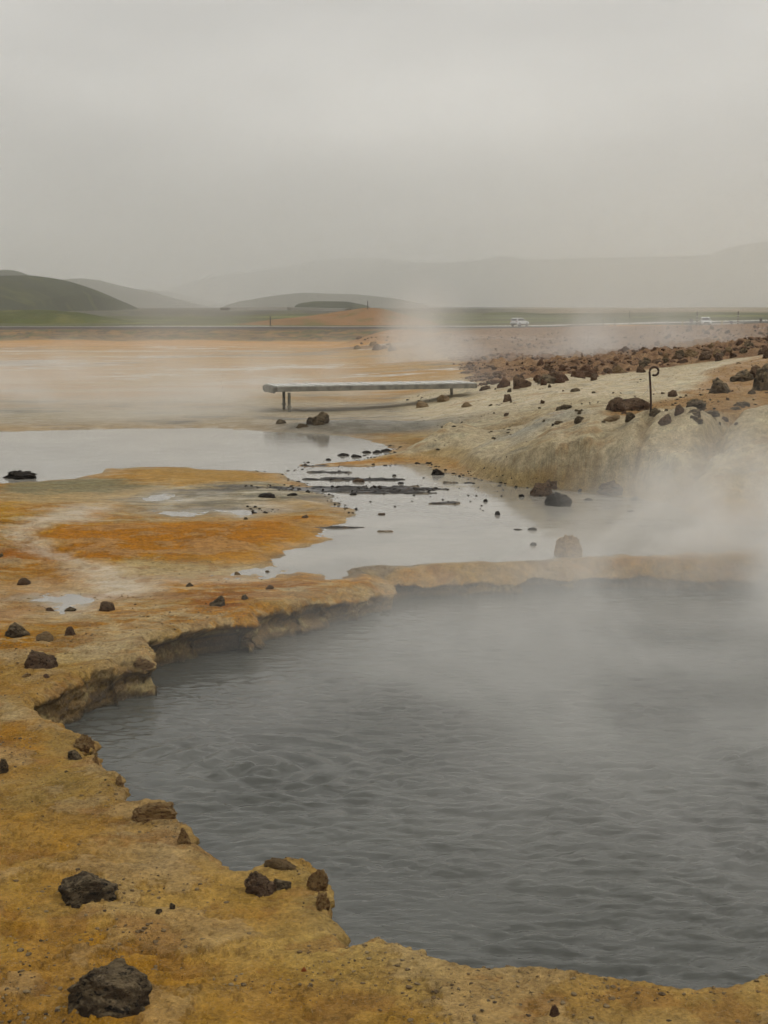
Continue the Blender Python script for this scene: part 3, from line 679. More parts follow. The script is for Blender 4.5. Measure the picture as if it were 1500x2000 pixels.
def put_rock(px, py, wpx, hpx, m, label, seed, sub=4, rz=None, depth=None, sink=.12, group=None, cuts=10, rough=.15, name='rock', cat='rock', tilt=0, blocky=0, me=None, pos=None):
    """a rock whose foot stands on the ground at column px, row py"""
    q = hit(px, py) if pos is None else pos
    k = math.hypot(q.x, q.y) / F * 1.0
    wd, ht = wpx * k, hpx * k
    dp = (depth or .8) * wd
    q = q + Vector((0, dp * .40, 0))
    if pos is None and sub > 0: wpx = wpx * 1.0
    if me is None: me = rock_mesh(name, seed, sub, cuts, rough, blocky); me.materials.append(m)
    o = link(name, me); o.location = (q.x, q.y, q.z - ht * sink)
    o.scale = (wd, dp, ht * (1 + sink)); o.rotation_euler = (0, R(tilt), 0) if rz is None else (0, R(tilt), rz)
    return tag(o, label, cat, group)
G1 = 'loose rocks on the orange crust left of the hot spring'
put_rock(203, 1982, 184, 90, MR_DARK, 'large dark brown jagged rock on the yellow crust at the very bottom left', 64, 6, depth=.75, cuts=12, rough=.14, group=G1)
put_rock(168, 1764, 128, 50, MR_DARK, 'long blocky dark rock lying on the crust above the largest rock', 62, 6, depth=.55, rough=.15, tilt=-5, blocky=.9, cuts=6, group=G1)
put_rock(508, 1751, 66, 47, MR_BROWN, 'angular brown rock with a dark hollow side beside the rusty corner of the rim', 13, 5, depth=.8, rough=.24, cuts=9, group=G1)
put_rock(548, 1738, 40, 16, MR_DARK, 'flat dark shard touching the angular brown rock by the rim', 14, 4, tilt=12, group=G1)
put_rock(144, 1484, 32, 18, MR_DARK, 'small black rock under the crumbling lump at the narrow left rim', 15, 4, group=G1)
put_rock(3, 1511, 26, 29, MR_DARK, 'black rock cut off by the left edge of the picture', 16, 4, group=G1)
put_rock(76, 1306, 64, 33, MR_BROWN, 'glossy brown faceted rock on bright orange ground left of the overhanging rim', 17, 5, cuts=9, rough=.16, group=G1)
put_rock(27, 1246, 56, 28, MR_DARK, 'dark grey-green rock at the left edge on the pale flats', 18, 5, rough=.16, group=G1)
put_rock(84, 1251, 38, 16, MR_TAN, 'low pinkish rock right of the dark grey-green rock', 19, 4, group=G1)
put_rock(137, 1241, 24, 17, MR_BROWN, 'small round brown rock standing alone above the glossy faceted rock', 20, 4, group=G1)
put_rock(207, 1194, 32, 17, MR_BROWN, 'brown rock with a dark tip behind the small round brown rock', 21, 4, group=G1)
put_rock(424, 1184, 33, 19, MR_DARK, 'dark brown rock on the crust above the broken pale rim corner', 22, 4, cuts=8, group=G1)
put_rock(45, 1143, 30, 13, MR_BROWN, 'low grey-brown rock left of the pale puddle', 23, 4, group=G1)
put_rock(1085, 1986, 28, 24, MR_RED, 'small dark red lump on the yellow rim at the bottom right', 24, 4, rough=.25, group=G1)
put_rock(594, 1898, 13, 8, rock_material('bright orange stone', (.50, .13, .03), (.42, .12, .03), (.3, .08, .02)), 'tiny bright orange stone on the yellow-green crust', 25, 3, name='pebble', cat='pebble')
for i, (a, b, ww, hh, m, l) in enumerate([
 (310,1786,15,11,MR_DARK,'dark green pebble, left of the close pair'),(336,1776,13,12,MR_DARK,'dark pebble, right of the close pair'),
 (97,1194,17,7,MR_BROWN,'small brown stone on the wet flats left of the paired flat stone'),(136,1194,24,7,MR_DARK,'flat dark stone on the wet flats'),
 (90,1325,13,8,MR_RED,'reddish pebble below the glossy faceted rock'),(50,1323,20,8,MR_OCHRE,'flat rusty stone below the left end of the glossy faceted rock'),
 (370,1146,17,8,MR_DARK,'small dark stone on the tan crust below the puddle'),(478,1171,15,10,MR_DARK,'small dark stone close to the notch in the rim'),
 (526,1151,17,8,MR_BROWN,'small brown stone behind the notch in the rim'),(463,1123,14,6,MR_TAN,'pale stone at the edge of the narrow puddle'),
 (2,1088,9,7,MR_DARK,'dark stone at the left edge beside the orange patch'),(480,1015,10,5,MR_DARK,'tiny dark stone on top of the orange patch'),
 (596,1012,16,6,MR_BROWN,'brown stone at the right end of the orange patch'),(520,972,36,8,MR_WET,'flat black stone on the green-grey mud'),(570,968,22,5,MR_WET,'thin black stone beside the flat black one'),
 (522,1118,10,4,MR_TAN,'tiny tan stone right of the narrow puddle')]):
    put_rock(a, b, ww, hh, m, l, 30 + i, 3, name='stone', cat='stone', group='small stones scattered on the crust')
# broken crust blocks at the rim
G2 = 'broken crust blocks along the rim of the hot spring'
put_rock(268, 1298, 68, 15, MR_OCHRE, 'overhanging rust-brown crust slab above black shadow at the left rim', 50, 5, depth=.6, sink=.5, rough=.08, blocky=.9, cuts=4, group=G2, name='crust_block', cat='crust block')
put_rock(158, 1466, 46, 29, MR_OCHRE, 'crumbling rusty lump on the tip of the narrow left rim', 51, 5, rough=.3, group=G2, name='crust_block', cat='crust block')
put_rock(297, 1604, 96, 34, MR_OCHRE, 'broad flat orange crust block at the rim below the straight rim wall', 52, 5, depth=.5, rough=.2, blocky=.6, group=G2, name='crust_block', cat='crust block')
put_rock(360, 1648, 36, 32, MR_OCHRE, 'small rounded orange crust block, next down the rim from the broad flat one', 61, 5, rough=.32, cuts=5, group=G2, name='crust_block', cat='crust block')
put_rock(618, 1740, 52, 40, MR_OCHRE, 'rust-brown crumbling lump at the corner of the rim beside the angular brown rock', 54, 6, depth=.9, rough=.3, group=G2, name='crust_block', cat='crust block')
put_rock(628, 1778, 36, 36, MR_OCHRE, 'dark rusty lump at the rim just below the crumbling corner', 57, 5, depth=.9, rough=.3, group=G2, name='crust_block', cat='crust block')
put_rock(545, 1700, 76, 22, MR_TAN, 'pale crumbly crust ridge on the rim behind the angular brown rock', 55, 5, depth=.4, rough=.3, group=G2, name='crust_block', cat='crust block')
put_rock(232, 1535, 16, 20, MR_OCHRE, 'small dark rusty lump at the top of the straight rim wall', 56, 4, depth=1.6, rough=.25, group=G2, name='crust_block', cat='crust block')
put_rock(186, 1490, 16, 16, MR_OCHRE, 'small rusty lump between the narrow left rim and the straight rim wall', 58, 4, rough=.25, group=G2, name='crust_block', cat='crust block')
# rocks in and around the shallow pond
G3 = 'dark rocks standing in the shallow pond'
put_rock(1112, 1088, 58, 44, rock_material('ochre boulder', (.52, .35, .17), (.42, .26, .11), (.30, .17, .07), (.52, .38, .2), .5), 'rounded ochre boulder on the bank between the pond and the hot spring', 66, 5, depth=.8, cuts=4, rough=.15)
for i, (a, b, ww, hh, m, l) in enumerate([
 (1058,970,46,28,MR_BROWN,'brown-topped rock at the left of the cluster standing in the pond'),
 (1085,952,38,17,MR_BROWN,'rust-brown rock at the back of the cluster in the pond'),
 (1092,990,54,26,MR_WET,'wet black rock at the front of the cluster in the pond'),
 (1205,963,74,24,MR_BROWN,'wide brown rock at the foot of the pale bank, right of the pond cluster'),
 (1019,971,12,10,MR_WET,'small black stone just left of the pond cluster'),(1136,960,15,8,MR_WET,'small black stone between the cluster and the wide brown rock'),
 (1150,978,20,8,MR_WET,'low black stone right of the front rock of the cluster'),(1241,978,16,14,MR_WET,'small dark stone right of the wide brown rock'),
 (972,1006,12,12,MR_WET,'squarish black stone alone in the middle of the pond'),(948,980,10,9,MR_WET,'pointed black stone above the squarish one'),
 (1040,1036,20,9,MR_WET,'grey stone in the steam near the far shore of the pond'),(1042,1066,14,10,MR_WET,'grey stone in the steam left of the rounded boulder'),
 (1012,1036,18,4,MR_WET,'thin flat stone left of the grey stone in the steam'),(1008,952,7,6,MR_WET,'tiny black stone near the foot of the bank'),
 (925,945,6,4,MR_WET,'tiny dark stone off the tip of the bank'),(1232,1000,14,6,MR_WET,'low grey stone dim in the steam right of the pond cluster'),
 (838,960,6,4,MR_WET,'tiny stone right of the black silt islet'),(808,968,7,4,MR_WET,'tiny stone below the black silt islet'),(772,990,6,4,MR_WET,'tiny stone in open pond water'),
 (745,1006,16,6,MR_BROWN,'small orange-brown stone on the sandbar right of the orange patch'),(700,942,26,7,MR_BROWN,'brown stone on the black silt islet'),(770,930,10,6,MR_WET,'black stone in the narrow water above the islet'),
 (783,945,14,6,MR_WET,'black stone just above the right end of the islet'),(690,967,16,5,MR_WET,'flat black stone below the islet'),(855,928,30,12,MR_WET,'black undercut stone at the tip of the pale bank'),
 (815,906,12,5,MR_WET,'dark stone on the mud below the small pale hump'),(838,906,14,5,MR_WET,'dark stone on the mud, next right')]):
    put_rock(a, b, ww, hh * (1 if ww > 25 else .6), m, l, 70 + i, 4 if ww > 25 else 3, rough=.2 if ww > 25 else .14, sink=.02, group=G3, name='rock' if ww > 25 else 'stone', cat='rock' if ww > 25 else 'stone')
put_rock(626, 830, 38, 26, MR_DARK, 'knobbly dark boulder on the far shore of the left pond', 110, 5, rough=.24)
put_rock(606, 829, 18, 15, MR_DARK, 'smaller grey boulder leaning beside the knobbly dark boulder', 111, 4, rough=.2)
put_rock(548, 828, 22, 9, MR_DARK, 'low dim rock on the far shore left of the knobbly boulder', 112, 3)
put_rock(590, 835, 26, 8, MR_DARK, 'flat dark rock between the far pond shore and the knobbly boulder', 113, 3)
put_rock(30, 937, 76, 15, MR_WET, 'low black heap of mud at the left edge of the pond', 114, 5, rough=.3)
rnd = random.Random(5)
SH = [rock_mesh('rock', 500 + i, 5, 9, .22) for i in range(9)]
for i, me in enumerate(SH): me.materials.append([MR_BROWN, MR_RED, MR_BROWN, MR_DARK, MR_TAN, MR_RED, MR_BROWN, MR_DARK, MR_TAN][i])
SHD = [me for i, me in enumerate(SH) if i in (0, 2, 3, 7)]
SL = rock_mesh('stone', 540, 3, 10, .15); SL.materials.append(MR_WET)
# spit stones
for i in range(13):
    f = rnd.random(); a = 585 + 170 * f + rnd.uniform(-5, 5); b = 903 - 20 * f + rnd.uniform(-3, 4)
    ww = rnd.uniform(6, 26); put_rock(a, b, ww, ww * .22, None, 'dark stone in the row along the spit between the two ponds', 0, me=SL, rz=rnd.uniform(0, 6), name='stone', cat='stone', group='row of stones along the spit between the ponds')
for i in range(34):
    a = rnd.uniform(620, 1000); b = rnd.uniform(912, 1000) if a > 700 else rnd.uniform(912, 945)
    ww = rnd.uniform(2.5, 7); put_rock(a, b, ww, ww * .38, None, 'tiny dark pebble poking out of the pond', 0, me=SL, rz=rnd.uniform(0, 6), name='pebble', cat='pebble', group='tiny pebbles poking out of the pond')
# pale slope rocks
G4 = 'rocks lying on the pale slope'
for i, (a, b, ww, hh, m, l) in enumerate([
 (992,784,20,14,MR_BROWN,'squarish brown stone alone on the pale slope'),(995,766,10,8,MR_DARK,'small dark stone just above the squarish stone'),(912,795,22,9,MR_TAN,'flat tan stone low on the pale slope'),
 (1124,765,20,7,MR_DARK,'thin dark stone high in the middle of the pale slope'),(1074,757,8,7,MR_DARK,'tiny dark stone left of the thin one'),(866,785,26,14,MR_TAN,'pale rounded rock near the end of the boardwalk'),
 (826,796,28,12,MR_TAN,'pale low rock behind the boardwalk end'),(948,762,24,9,MR_BROWN,'brown rock at the end of the boardwalk'),
 (1105,800,30,10,MR_DARK,'low dark rock on the lip of the pale bank, left'),(1133,825,22,12,MR_DARK,'dark rock on the lip of the pale bank below the leftmost lip rock'),(1092,828,18,6,MR_DARK,'flat dark rock on the lip of the bank'),
 (1205,804,48,28,MR_BROWN,'large grey-brown angular rock left of the hooked stake'),(1243,801,60,24,MR_BROWN,'long layered rock reaching towards the hooked stake'),
 (1200,822,42,12,MR_TAN,'flat green-tinted slab in front of the angular rock'),(1232,821,20,16,MR_DARK,'small upright dark rock between the slab and the stake'),(1281,811,24,14,MR_DARK,'dark rock at the very foot of the hooked stake'),
 (1302,829,32,20,MR_BROWN,'grey-brown conical rock on the lip right of the stake'),(1331,808,26,18,MR_BROWN,'brown rock beyond the conical rock'),(1362,798,38,18,MR_DARK,'dark slanted rock on brown soil, right of the stake'),
 (1356,812,30,12,MR_DARK,'dark flat rock in front of the slanted one'),(1390,812,36,10,MR_DARK,'long dark flat rock right of the slanted one'),(1362,826,28,14,MR_DARK,'dark slab tipping over the lip of the bank'),
 (1316,775,24,13,MR_BROWN,'low brown rock on the slope beyond the stake'),(1452,793,34,8,MR_DARK,'thin dark rock on brown soil at the right'),(1416,822,16,8,MR_BROWN,'small orange-brown stone on the brown soil'),
 (1470,770,16,9,MR_DARK,'small dark stone under the right outcrop'),(1438,800,26,6,MR_DARK,'thin dark slab on brown soil'),(1160,768,8,4,MR_DARK,'tiny stone on the upper pale slope'),(958,793,8,4,MR_DARK,'tiny stone in the lower pale slope'),(1080,832,6,5,MR_WET,'tiny black stone on the lip of the bank'),
 (1408,768,48,30,MR_DARK,'dark jagged outcrop block, left end of the right outcrop'),(1455,745,50,22,MR_DARK,'dark layered outcrop block, middle of the right outcrop'),(1500,762,60,52,MR_DARK,'tall dark outcrop block at the right edge'),(1480,738,30,24,MR_BROWN,'brown outcrop block behind the tall one'),
 (1020,758,36,24,MR_BROWN,'cube-like brown rock leaning at the edge of the rubble, left'),(1071,749,42,17,MR_DARK,'long dark slab at the edge of the rubble'),(984,757,30,20,MR_RED,'dark red rock at the left tip of the rubble'),
 (1208,728,30,15,MR_TAN,'wedge-shaped tan rock where the rubble meets the pale slope'),(1252,728,20,14,MR_BROWN,'brown block right of the wedge-shaped rock'),(1130,738,30,16,MR_RED,'dark red rock at the rubble edge in the middle'),(1155,737,36,16,MR_RED,'wide dark red rock at the rubble edge, next right'),
 (1100,744,26,14,MR_RED,'red-brown rock right of the long dark slab')]):
    put_rock(a, b, ww, hh, m, l, 120 + i, 4, rough=.18, group=G4, cuts=9, blocky=.4 if i % 2 else 0, name='rock' if ww > 14 else 'stone', cat='rock' if ww > 14 else 'stone')
# rubble field
def scatter(n, box, wmin, wmax, label, group, meshes, test=None, asp=.65):
    k = 0; tries = 0
    while k < n and tries < n * 12:
        tries += 1
        a = rnd.uniform(box[0], box[2]); b = rnd.uniform(box[1], box[3])
        if test and not test(a, b): continue
        q = hit(a, b); f = rnd.random() ** 2.0; m = rnd.uniform(wmin, wmin + (wmax - wmin) * f)
        ww = m * F / math.hypot(q.x, q.y)
        put_rock(a, b, ww, ww * asp * rnd.uniform(.7, 1.2), None, label, 0, me=rnd.choice(meshes), rz=rnd.uniform(0, 6.28), tilt=rnd.uniform(-12, 12), group=group, depth=rnd.uniform(.7, 1), sink=.0, pos=q)
        k += 1
scatter(36, (1250, 655, 1520, 722), .22, .55, 'rust-brown boulder in the heap of rubble above the pale slope at the right', 'boulders heaped at the right of the rubble field', [SH[0], SH[1], SH[2], SH[4], SH[6], SH[3]], lambda a, b: b < 722 - (a - 1250) * .08 and b > 702 - (a - 1250) * .2)
scatter(26, (940, 642, 1300, 745), .16, .42, 'dusty brown boulder in the rubble field below the road', 'boulders strewn over the rubble field', [SH[0], SH[1], SH[2], SH[5], SH[6]], lambda a, b: b < 755 - (a - 940) * .075 and b > 730 - (a - 850) * .45)
scatter(18, (1300, 638, 1520, 668), .3, .8, 'small brown boulder on the crest of the rubble field', 'boulders along the crest of the rubble field', [SH[0], SH[2], SH[6]])
scatter(20, (955, 738, 1190, 756), .16, .34, 'dark red boulder in the band where the rubble meets the pale slope', 'dark red boulders at the foot of the rubble', [SH[1], SH[5], SH[0]], lambda a, b: abs(b - (757 - (a - 955) * .1)) < 8)
scatter(22, (690, 655, 790, 690), .3, .8, 'orange-brown clod on the low mound beside the mud flats', 'clods on the low mound', [SH[4], SH[6]], None, .6)
scatter(24, (960, 760, 1480, 830), .05, .16, 'small dark stone scattered on the pale slope', 'small stones on the pale slope', SHD, lambda a, b: b > 760 - (a - 960) * .05 and b < 850 - (a > 1100) * 20)

# small fragments nobody could count, one mesh per kind of ground
def debris(name, label, cat, P, S, m, seed, flat=.6, sub=1):
    """P: points on the ground (n,3); S: sizes"""
    V, Fc = ico(sub); F_ = np.array(Fc); rs = np.random.RandomState(seed); n = len(P); nv = len(V)
    vs = np.empty((n, nv, 3))
    for v_ in range(12):
        p = V.copy()
        for k in range(7):
            a = rs.normal(size=3); a /= np.linalg.norm(a); e = p @ a - rs.uniform(.35, .8); p = p - np.clip(e, 0, None)[:, None] * a
        p *= (1 + .18 * rs.uniform(-1, 1, (nv, 1)))
        sel = np.arange(v_, n, 12); c, s_ = np.cos(rs.uniform(0, 6.3, len(sel))), np.sin(rs.uniform(0, 6.3, len(sel)))
        X = p[None, :, 0] * c[:, None] - p[None, :, 1] * s_[:, None]; Y = p[None, :, 0] * s_[:, None] + p[None, :, 1] * c[:, None]
        sz = S[sel][:, None] * .5
        vs[sel, :, 0] = P[sel, 0][:, None] + X * sz * rs.uniform(.7, 1.3, (len(sel), 1)); vs[sel, :, 1] = P[sel, 1][:, None] + Y * sz
        vs[sel, :, 2] = P[sel, 2][:, None] + (p[None, :, 2] * flat + .15) * sz
    me = bpy.data.meshes.new(name); q = (F_[None] + (np.arange(n) * nv)[:, None, None]).reshape(-1, 3)
    me.vertices.add(n * nv); me.vertices.foreach_set('co', vs.astype(np.float32).ravel())
    me.loops.add(q.size); me.loops.foreach_set('vertex_index', q.astype(np.int32).ravel()); me.polygons.add(len(q)); me.polygons.foreach_set('loop_start', np.arange(0, q.size, 3, dtype=np.int32)); me.update(calc_edges=True)
    return tag(link(name, me, m), label, cat, None, 'stuff')
def debris_points(n, X0, X1, Y0, Y1, seed, dens, smin, smax, pw=3.0):
    rs = np.random.RandomState(seed); u = rs.uniform(0, 1, n); y = Y0 * (Y1 / Y0) ** u; x = rs.uniform(X0, X1, n) * y
    a, b, c, M_ = terrain(x, y); k = dens(a, b, c, M_) > rs.uniform(0, 1, n)
    S = smin + (smax - smin) * rs.uniform(0, 1, n) ** pw
    return np.stack([a, b, c], 1)[k], S[k]
MD_R = rock_material('rubble fragments', (.10, .052, .030), (.26, .155, .085), (.04, .026, .018), (.28, .19, .11), .4)
MD_C = rock_material('crust crumbs', (.20, .13, .06), (.34, .25, .13), (.10, .06, .03), (.38, .29, .16), .4)
MD_D = rock_material('dark grit', (.05, .038, .026), (.11, .075, .045), (.02, .017, .013), (.2, .15, .09), .3)
P, S = debris_points(60000, .02, .40, 30, 250, 1, lambda x, y, z, M_: M_['rub'] * np.clip(.2 + 1.7 * fbm(x * .3, y * .3, 3, 601), 0, 1) * (1.3 - sst(60, 200, y)), .04, .26, 3)
debris('rubble', 'loose brown rubble covering the slope below the road', 'rubble', P, S, MD_R, 1, .75)
P, S = debris_points(60000, -.32, .32, 3.0, 10, 2, lambda x, y, z, M_: (M_['s'] < -.01) * (M_['pond'] < 0) * np.clip(.25 + 1.4 * fbm(x * 1.3, y * 1.3, 4, 602, .6) + .5 * sst(-.15, 0, M_['s']), 0, 1), .003, .022, 5)
debris('crust_crumbs', 'fine crumbs of crust strewn over the ochre ground', 'crumbs', P, S, MD_C, 2)
P, S = debris_points(18000, -.32, .32, 3.0, 13, 3, lambda x, y, z, M_: (M_['s'] < -.01) * (M_['pond'] < 0) * np.clip(.1 + 1.4 * fbm(x * .9, y * .9, 4, 603, .6), 0, 1), .003, .018, 5)
debris('dark_grit', 'dark grit strewn over the ochre ground', 'grit', P, S, MD_D, 3)
P, S = debris_points(9000, .0, .33, 14, 32, 4, lambda x, y, z, M_: (z > .05) * (M_['pond'] < -.1) * (1 - M_['rub']) * (y > 16.6) * np.clip(-.1 + 1.5 * fbm(x * .8, y * .8, 4, 604, .6) + .5 * M_['bb'], 0, 1), .012, .08, 4)
debris('slope_grit', 'brown grit scattered over the pale slope', 'grit', P, S, MD_D, 4)
P, S = debris_points(5000, -.10, .12, 14, 21, 5, lambda x, y, z, M_: ((M_['isl'] > .15) | (np.abs(M_['pond']) < .12)) * .8, .01, .06, 3)
debris('shore_grit', 'black grit along the shore and islets of the pond', 'grit', P, S, MR_WET, 5)

# ------------------------------------------------------------------ solids helper
class MB:
    def __init__(s): s.bm = bmesh.new()
    def box(s, c, d, rz=0, bev=0, rx=0, ry=0):
        r = bmesh.ops.create_cube(s.bm, size=1); M_ = Matrix.Translation(c) @ Matrix.Rotation(rz, 4, 'Z') @ Matrix.Rotation(rx, 4, 'X') @ Matrix.Rotation(ry, 4, 'Y') @ Matrix.Diagonal((*d, 1))
        bmesh.ops.transform(s.bm, matrix=M_, verts=r['verts'])
        if bev:
            e = list({e for v in r['verts'] for e in v.link_edges}); bmesh.ops.bevel(s.bm, geom=e, offset=bev, segments=2, affect='EDGES')
        return s
    def cyl(s, a, b, r1, r2=None, n=12):
        a, b = Vector(a), Vector(b); d = b - a
        r = bmesh.ops.create_cone(s.bm, cap_ends=True, segments=n, radius1=r1, radius2=r1 if r2 is None else r2, depth=d.length)
        bmesh.ops.transform(s.bm, matrix=Matrix.Translation((a + b) / 2) @ d.to_track_quat('Z', 'Y').to_matrix().to_4x4(), verts=r['verts']); return s
    def tube(s, pts, r, n=8):
        pts = [Vector(p) for p in pts]; rings = []
        for i, p in enumerate(pts):
            d = (pts[min(i + 1, len(pts) - 1)] - pts[max(i - 1, 0)]).normalized(); q = d.to_track_quat('Z', 'Y')
            rr = r[i] if isinstance(r, (list, tuple)) else r
            rings.append([s.bm.verts.new(p + q @ Vector((math.cos(k / n * 2 * math.pi) * rr, math.sin(k / n * 2 * math.pi) * rr, 0))) for k in range(n)])
        for A, B in zip(rings[:-1], rings[1:]):
            for k in range(n): s.bm.faces.new((A[k], A[(k + 1) % n], B[(k + 1) % n], B[k]))
        s.bm.faces.new(rings[0][::-1]); s.bm.faces.new(rings[-1]); return s
    def prism(s, prof, y0, y1):
        """profile in x,z extruded along y"""
        A = [s.bm.verts.new((x, y0, z)) for x, z in prof]; B = [s.bm.verts.new((x, y1, z)) for x, z in prof]; n = len(prof)
        for k in range(n): s.bm.faces.new((A[k], A[(k + 1) % n], B[(k + 1) % n], B[k]))
        s.bm.faces.new(A[::-1]); s.bm.faces.new(B); return s
    def build(s, name, m, parent=None, smooth=False):
        bmesh.ops.recalc_face_normals(s.bm, faces=s.bm.faces); me = bpy.data.meshes.new(name); s.bm.to_mesh(me); s.bm.free()
        if smooth: me.polygons.foreach_set('use_smooth', np.ones(len(me.polygons), bool))
        return link(name, me, m, parent)
def empty(name, loc, rz=0):
    e = bpy.data.objects.new(name, None); C.objects.link(e); e.location = loc; e.rotation_euler = (0, 0, rz); return e
def copy_tree(o, parent=None):
    c = o.copy(); C.objects.link(c); c.parent = parent
    for ch in list(o.children): copy_tree(ch, c)
    return c

# ------------------------------------------------------------------ boardwalk
MWOOD = plain('weathered wet wood', (.46, .45, .41), .25, 0, .25, 9)
MWOODD = plain('grey timber beam', (.17, .16, .13), .75, 0, .35, 7)
def boardwalk():
    A = Vector(at_d(540, 752, 27.3)); B = Vector(at_d(930, 753, 28.6)); A.z = .50; B.z = .46
    d = B - A; ln = d.length; rz = math.atan2(d.y, d.x)
    root = tag(empty('boardwalk', (A.x, A.y, 0), rz), 'low wooden boardwalk platform on posts crossing the steaming flat behind the pond', 'boardwalk')
    deck = MB(); n = 26
    for i in range(n):
        deck.box(((i + .5) * ln / n, .45, .488 + .003 * math.sin(i * 2.7)), (ln / n - .010, .95, .035), 0, .004)
    deck.build('deck', MWOOD, root)
    f = MB().box((ln / 2, -.03, .440), (ln, .05, .09), 0, .006); f.build('side_beam', MWOODD, root)
    MB().box((ln / 2, .92, .40), (ln, .05, .12), 0, .004).build('side_beam', MWOODD, root)
    MB().box((-.035, .45, .425), (.05, .90, .13), 0, .02).build('end_board', MWOODD, root)
    for x, y in ((.26, .05), (.36, .85), (ln - .2, .85)):
        g = root.matrix_basis @ Vector((x, y, 0)); X, Y, Z, _ = terrain(np.array([g.x]), np.array([g.y])); zb = float(Z[0]) - .1
        if zb > .3: continue
        b = MB(); b.box((x, y, (.37 + zb) / 2), (.045, .06, .37 - zb)); b.box((x + .0, y, .10), (.07, .09, .03)); b.build('post', MWOODD, root)
boardwalk()

# ------------------------------------------------------------------ hooked stake
def stake():
    q = hit(1271, 806); k = q.y / F; root = tag(empty('hooked_stake', q), 'rusty iron stake with a curled hook top standing among the rocks on the pale slope', 'stake')
    mr = plain('rusted iron rod', (.055, .030, .020), .8, .3, .4, 30)
    pts = [(0, 0, -.1), (-.2 * k, 0, 20 * k), (-1.5 * k, 0, 45 * k), (-3 * k, 0, 62 * k)]
    for i in range(22):
        a = math.pi - i / 21 * R(300); rr = 9.5 * k * (1 - .012 * i)
        pts.append((-3.5 * k + 8.5 * k + math.cos(a) * rr, 0, 80 * k + math.sin(a) * rr * 1.0))
    MB().tube(pts, .0125).build('rod', mr, root, True)
    cm = plain('pale cord', (.5, .48, .42), .9)
    for ex, ez in ((-16, -40), (15, -36)):
        p = [(-2 * k, 0, 64 * k), (ex * k * .5, .01, (64 + ez * .55) * k), (ex * k, .02, (64 + ez * .75) * k)]
        MB().tube(p, .0022, 5).build('cord', cm, root)
stake()

# ------------------------------------------------------------------ cars
MPAINT = plain('white car paint', (.66, .67, .66), .25, 0, .05, 2)
MGLASS = plain('dark car glass', (.03, .035, .038), .08); MBLK = plain('black rubber', (.02, .02, .02), .8); MRIM = plain('grey alloy', (.35, .35, .36), .35, .8)
MLAMP = plain('clear lamp glass', (.75, .76, .74), .15); MRED = plain('red lamp glass', (.35, .02, .015), .2); MPLATE = plain('pale number plate', (.6, .6, .55), .5)
def suv(loc, rz, label):
    """nose towards +x"""
    r = tag(empty('parked_car', loc, rz), label, 'car', 'white cars on the road'); r.name = 'car'
    W_ = .90
    lower = [(-2.25,.42),(-2.30,.62),(-2.28,.98),(-2.2,1.08),(.95,1.06),(1.7,.98),(2.12,.86),(2.25,.70),(2.25,.42),(2.1,.30),(-2.1,.30)]
    b = MB().prism(lower, -W_, W_)
    e = [e for e in b.bm.edges if abs(e.verts[0].co.y) > .8 and (e.verts[0].co.y * e.verts[1].co.y) > 0]
    bmesh.ops.bevel(b.bm, geom=e, offset=.07, segments=2, affect='EDGES'); b.build('body', MPAINT, r)
    cabin = [(-2.18,1.06),(-1.98,1.50),(-1.75,1.60),(-.2,1.64),(.25,1.56),(.98,1.05)]
    c = MB().prism(cabin, -.74, .74); c.build('cabin', MPAINT, r)
    for s in (-1, 1):
        w_ = MB().prism([(-1.95,1.10),(-1.80,1.46),(-.2,1.52),(.18,1.46),(.70,1.10)], s * .735, s * .765); w_.build('side_window', MGLASS, r)
        MB().box((-.62, s * .775, 1.3), (.07, .012, .42)).build('window_pillar', MPAINT, r)
        MB().box((.55, s * .93, 1.12), (.12, .16, .12), 0, .03).build('wing_mirror', MPAINT, r)
        MB().box((-.5, s * .905, .40), (2.2, .03, .14)).build('sill_trim', MBLK, r)
        MB().box((2.16, s * .66, .80), (.16, .34, .12), 0, .02, 0, .1).build('headlight', MLAMP, r)
        MB().box((-2.26, s * .72, .98), (.08, .26, .16), 0, .02).build('tail_light', MRED, r)
        for x in (-1.38, 1.40):
            wh = MB().cyl((x, s * .70, .35), (x, s * .92, .35), .36, n=24).build('wheel', MBLK, r)
            MB().cyl((x, s * .915, .35), (x, s * .935, .35), .22, n=16).build('rim', MRIM, wh)
    MB().prism([(.40,1.50),(.96,1.10),(.99,1.12),(.43,1.52)], -.66, .66).build('windscreen', MGLASS, r)
    MB().prism([(-2.19,1.12),(-2.02,1.48),(-2.05,1.50),(-2.22,1.12)], -.62, .62).build('rear_window', MGLASS, r)
    MB().box((2.235, 0, .66), (.06, .95, .20), 0, .01).build('grille', MBLK, r)
    MB().box((2.22, 0, .42), (.10, 1.5, .14), 0, .02).build('front_bumper', MBLK, r)
    MB().box((-2.29, 0, .42), (.06, 1.5, .2), 0, .02).build('rear_bumper', MBLK, r)
    MB().box((-2.325, 0, .75), (.02, .48, .11)).build('number_plate', MPLATE, r)
    MB().box((2.29, 0, .50), (.02, .48, .11)).build('number_plate', MPLATE, r)
    return r
suv((at_d(1014, 640, 300)[0], 299, -1.86), R(52), 'white car seen from behind and its right flank on the steam-veiled road')
suv(at_d(1377.5, 637.0, 262), R(-97), 'white car facing the camera on the gravel road at the right')

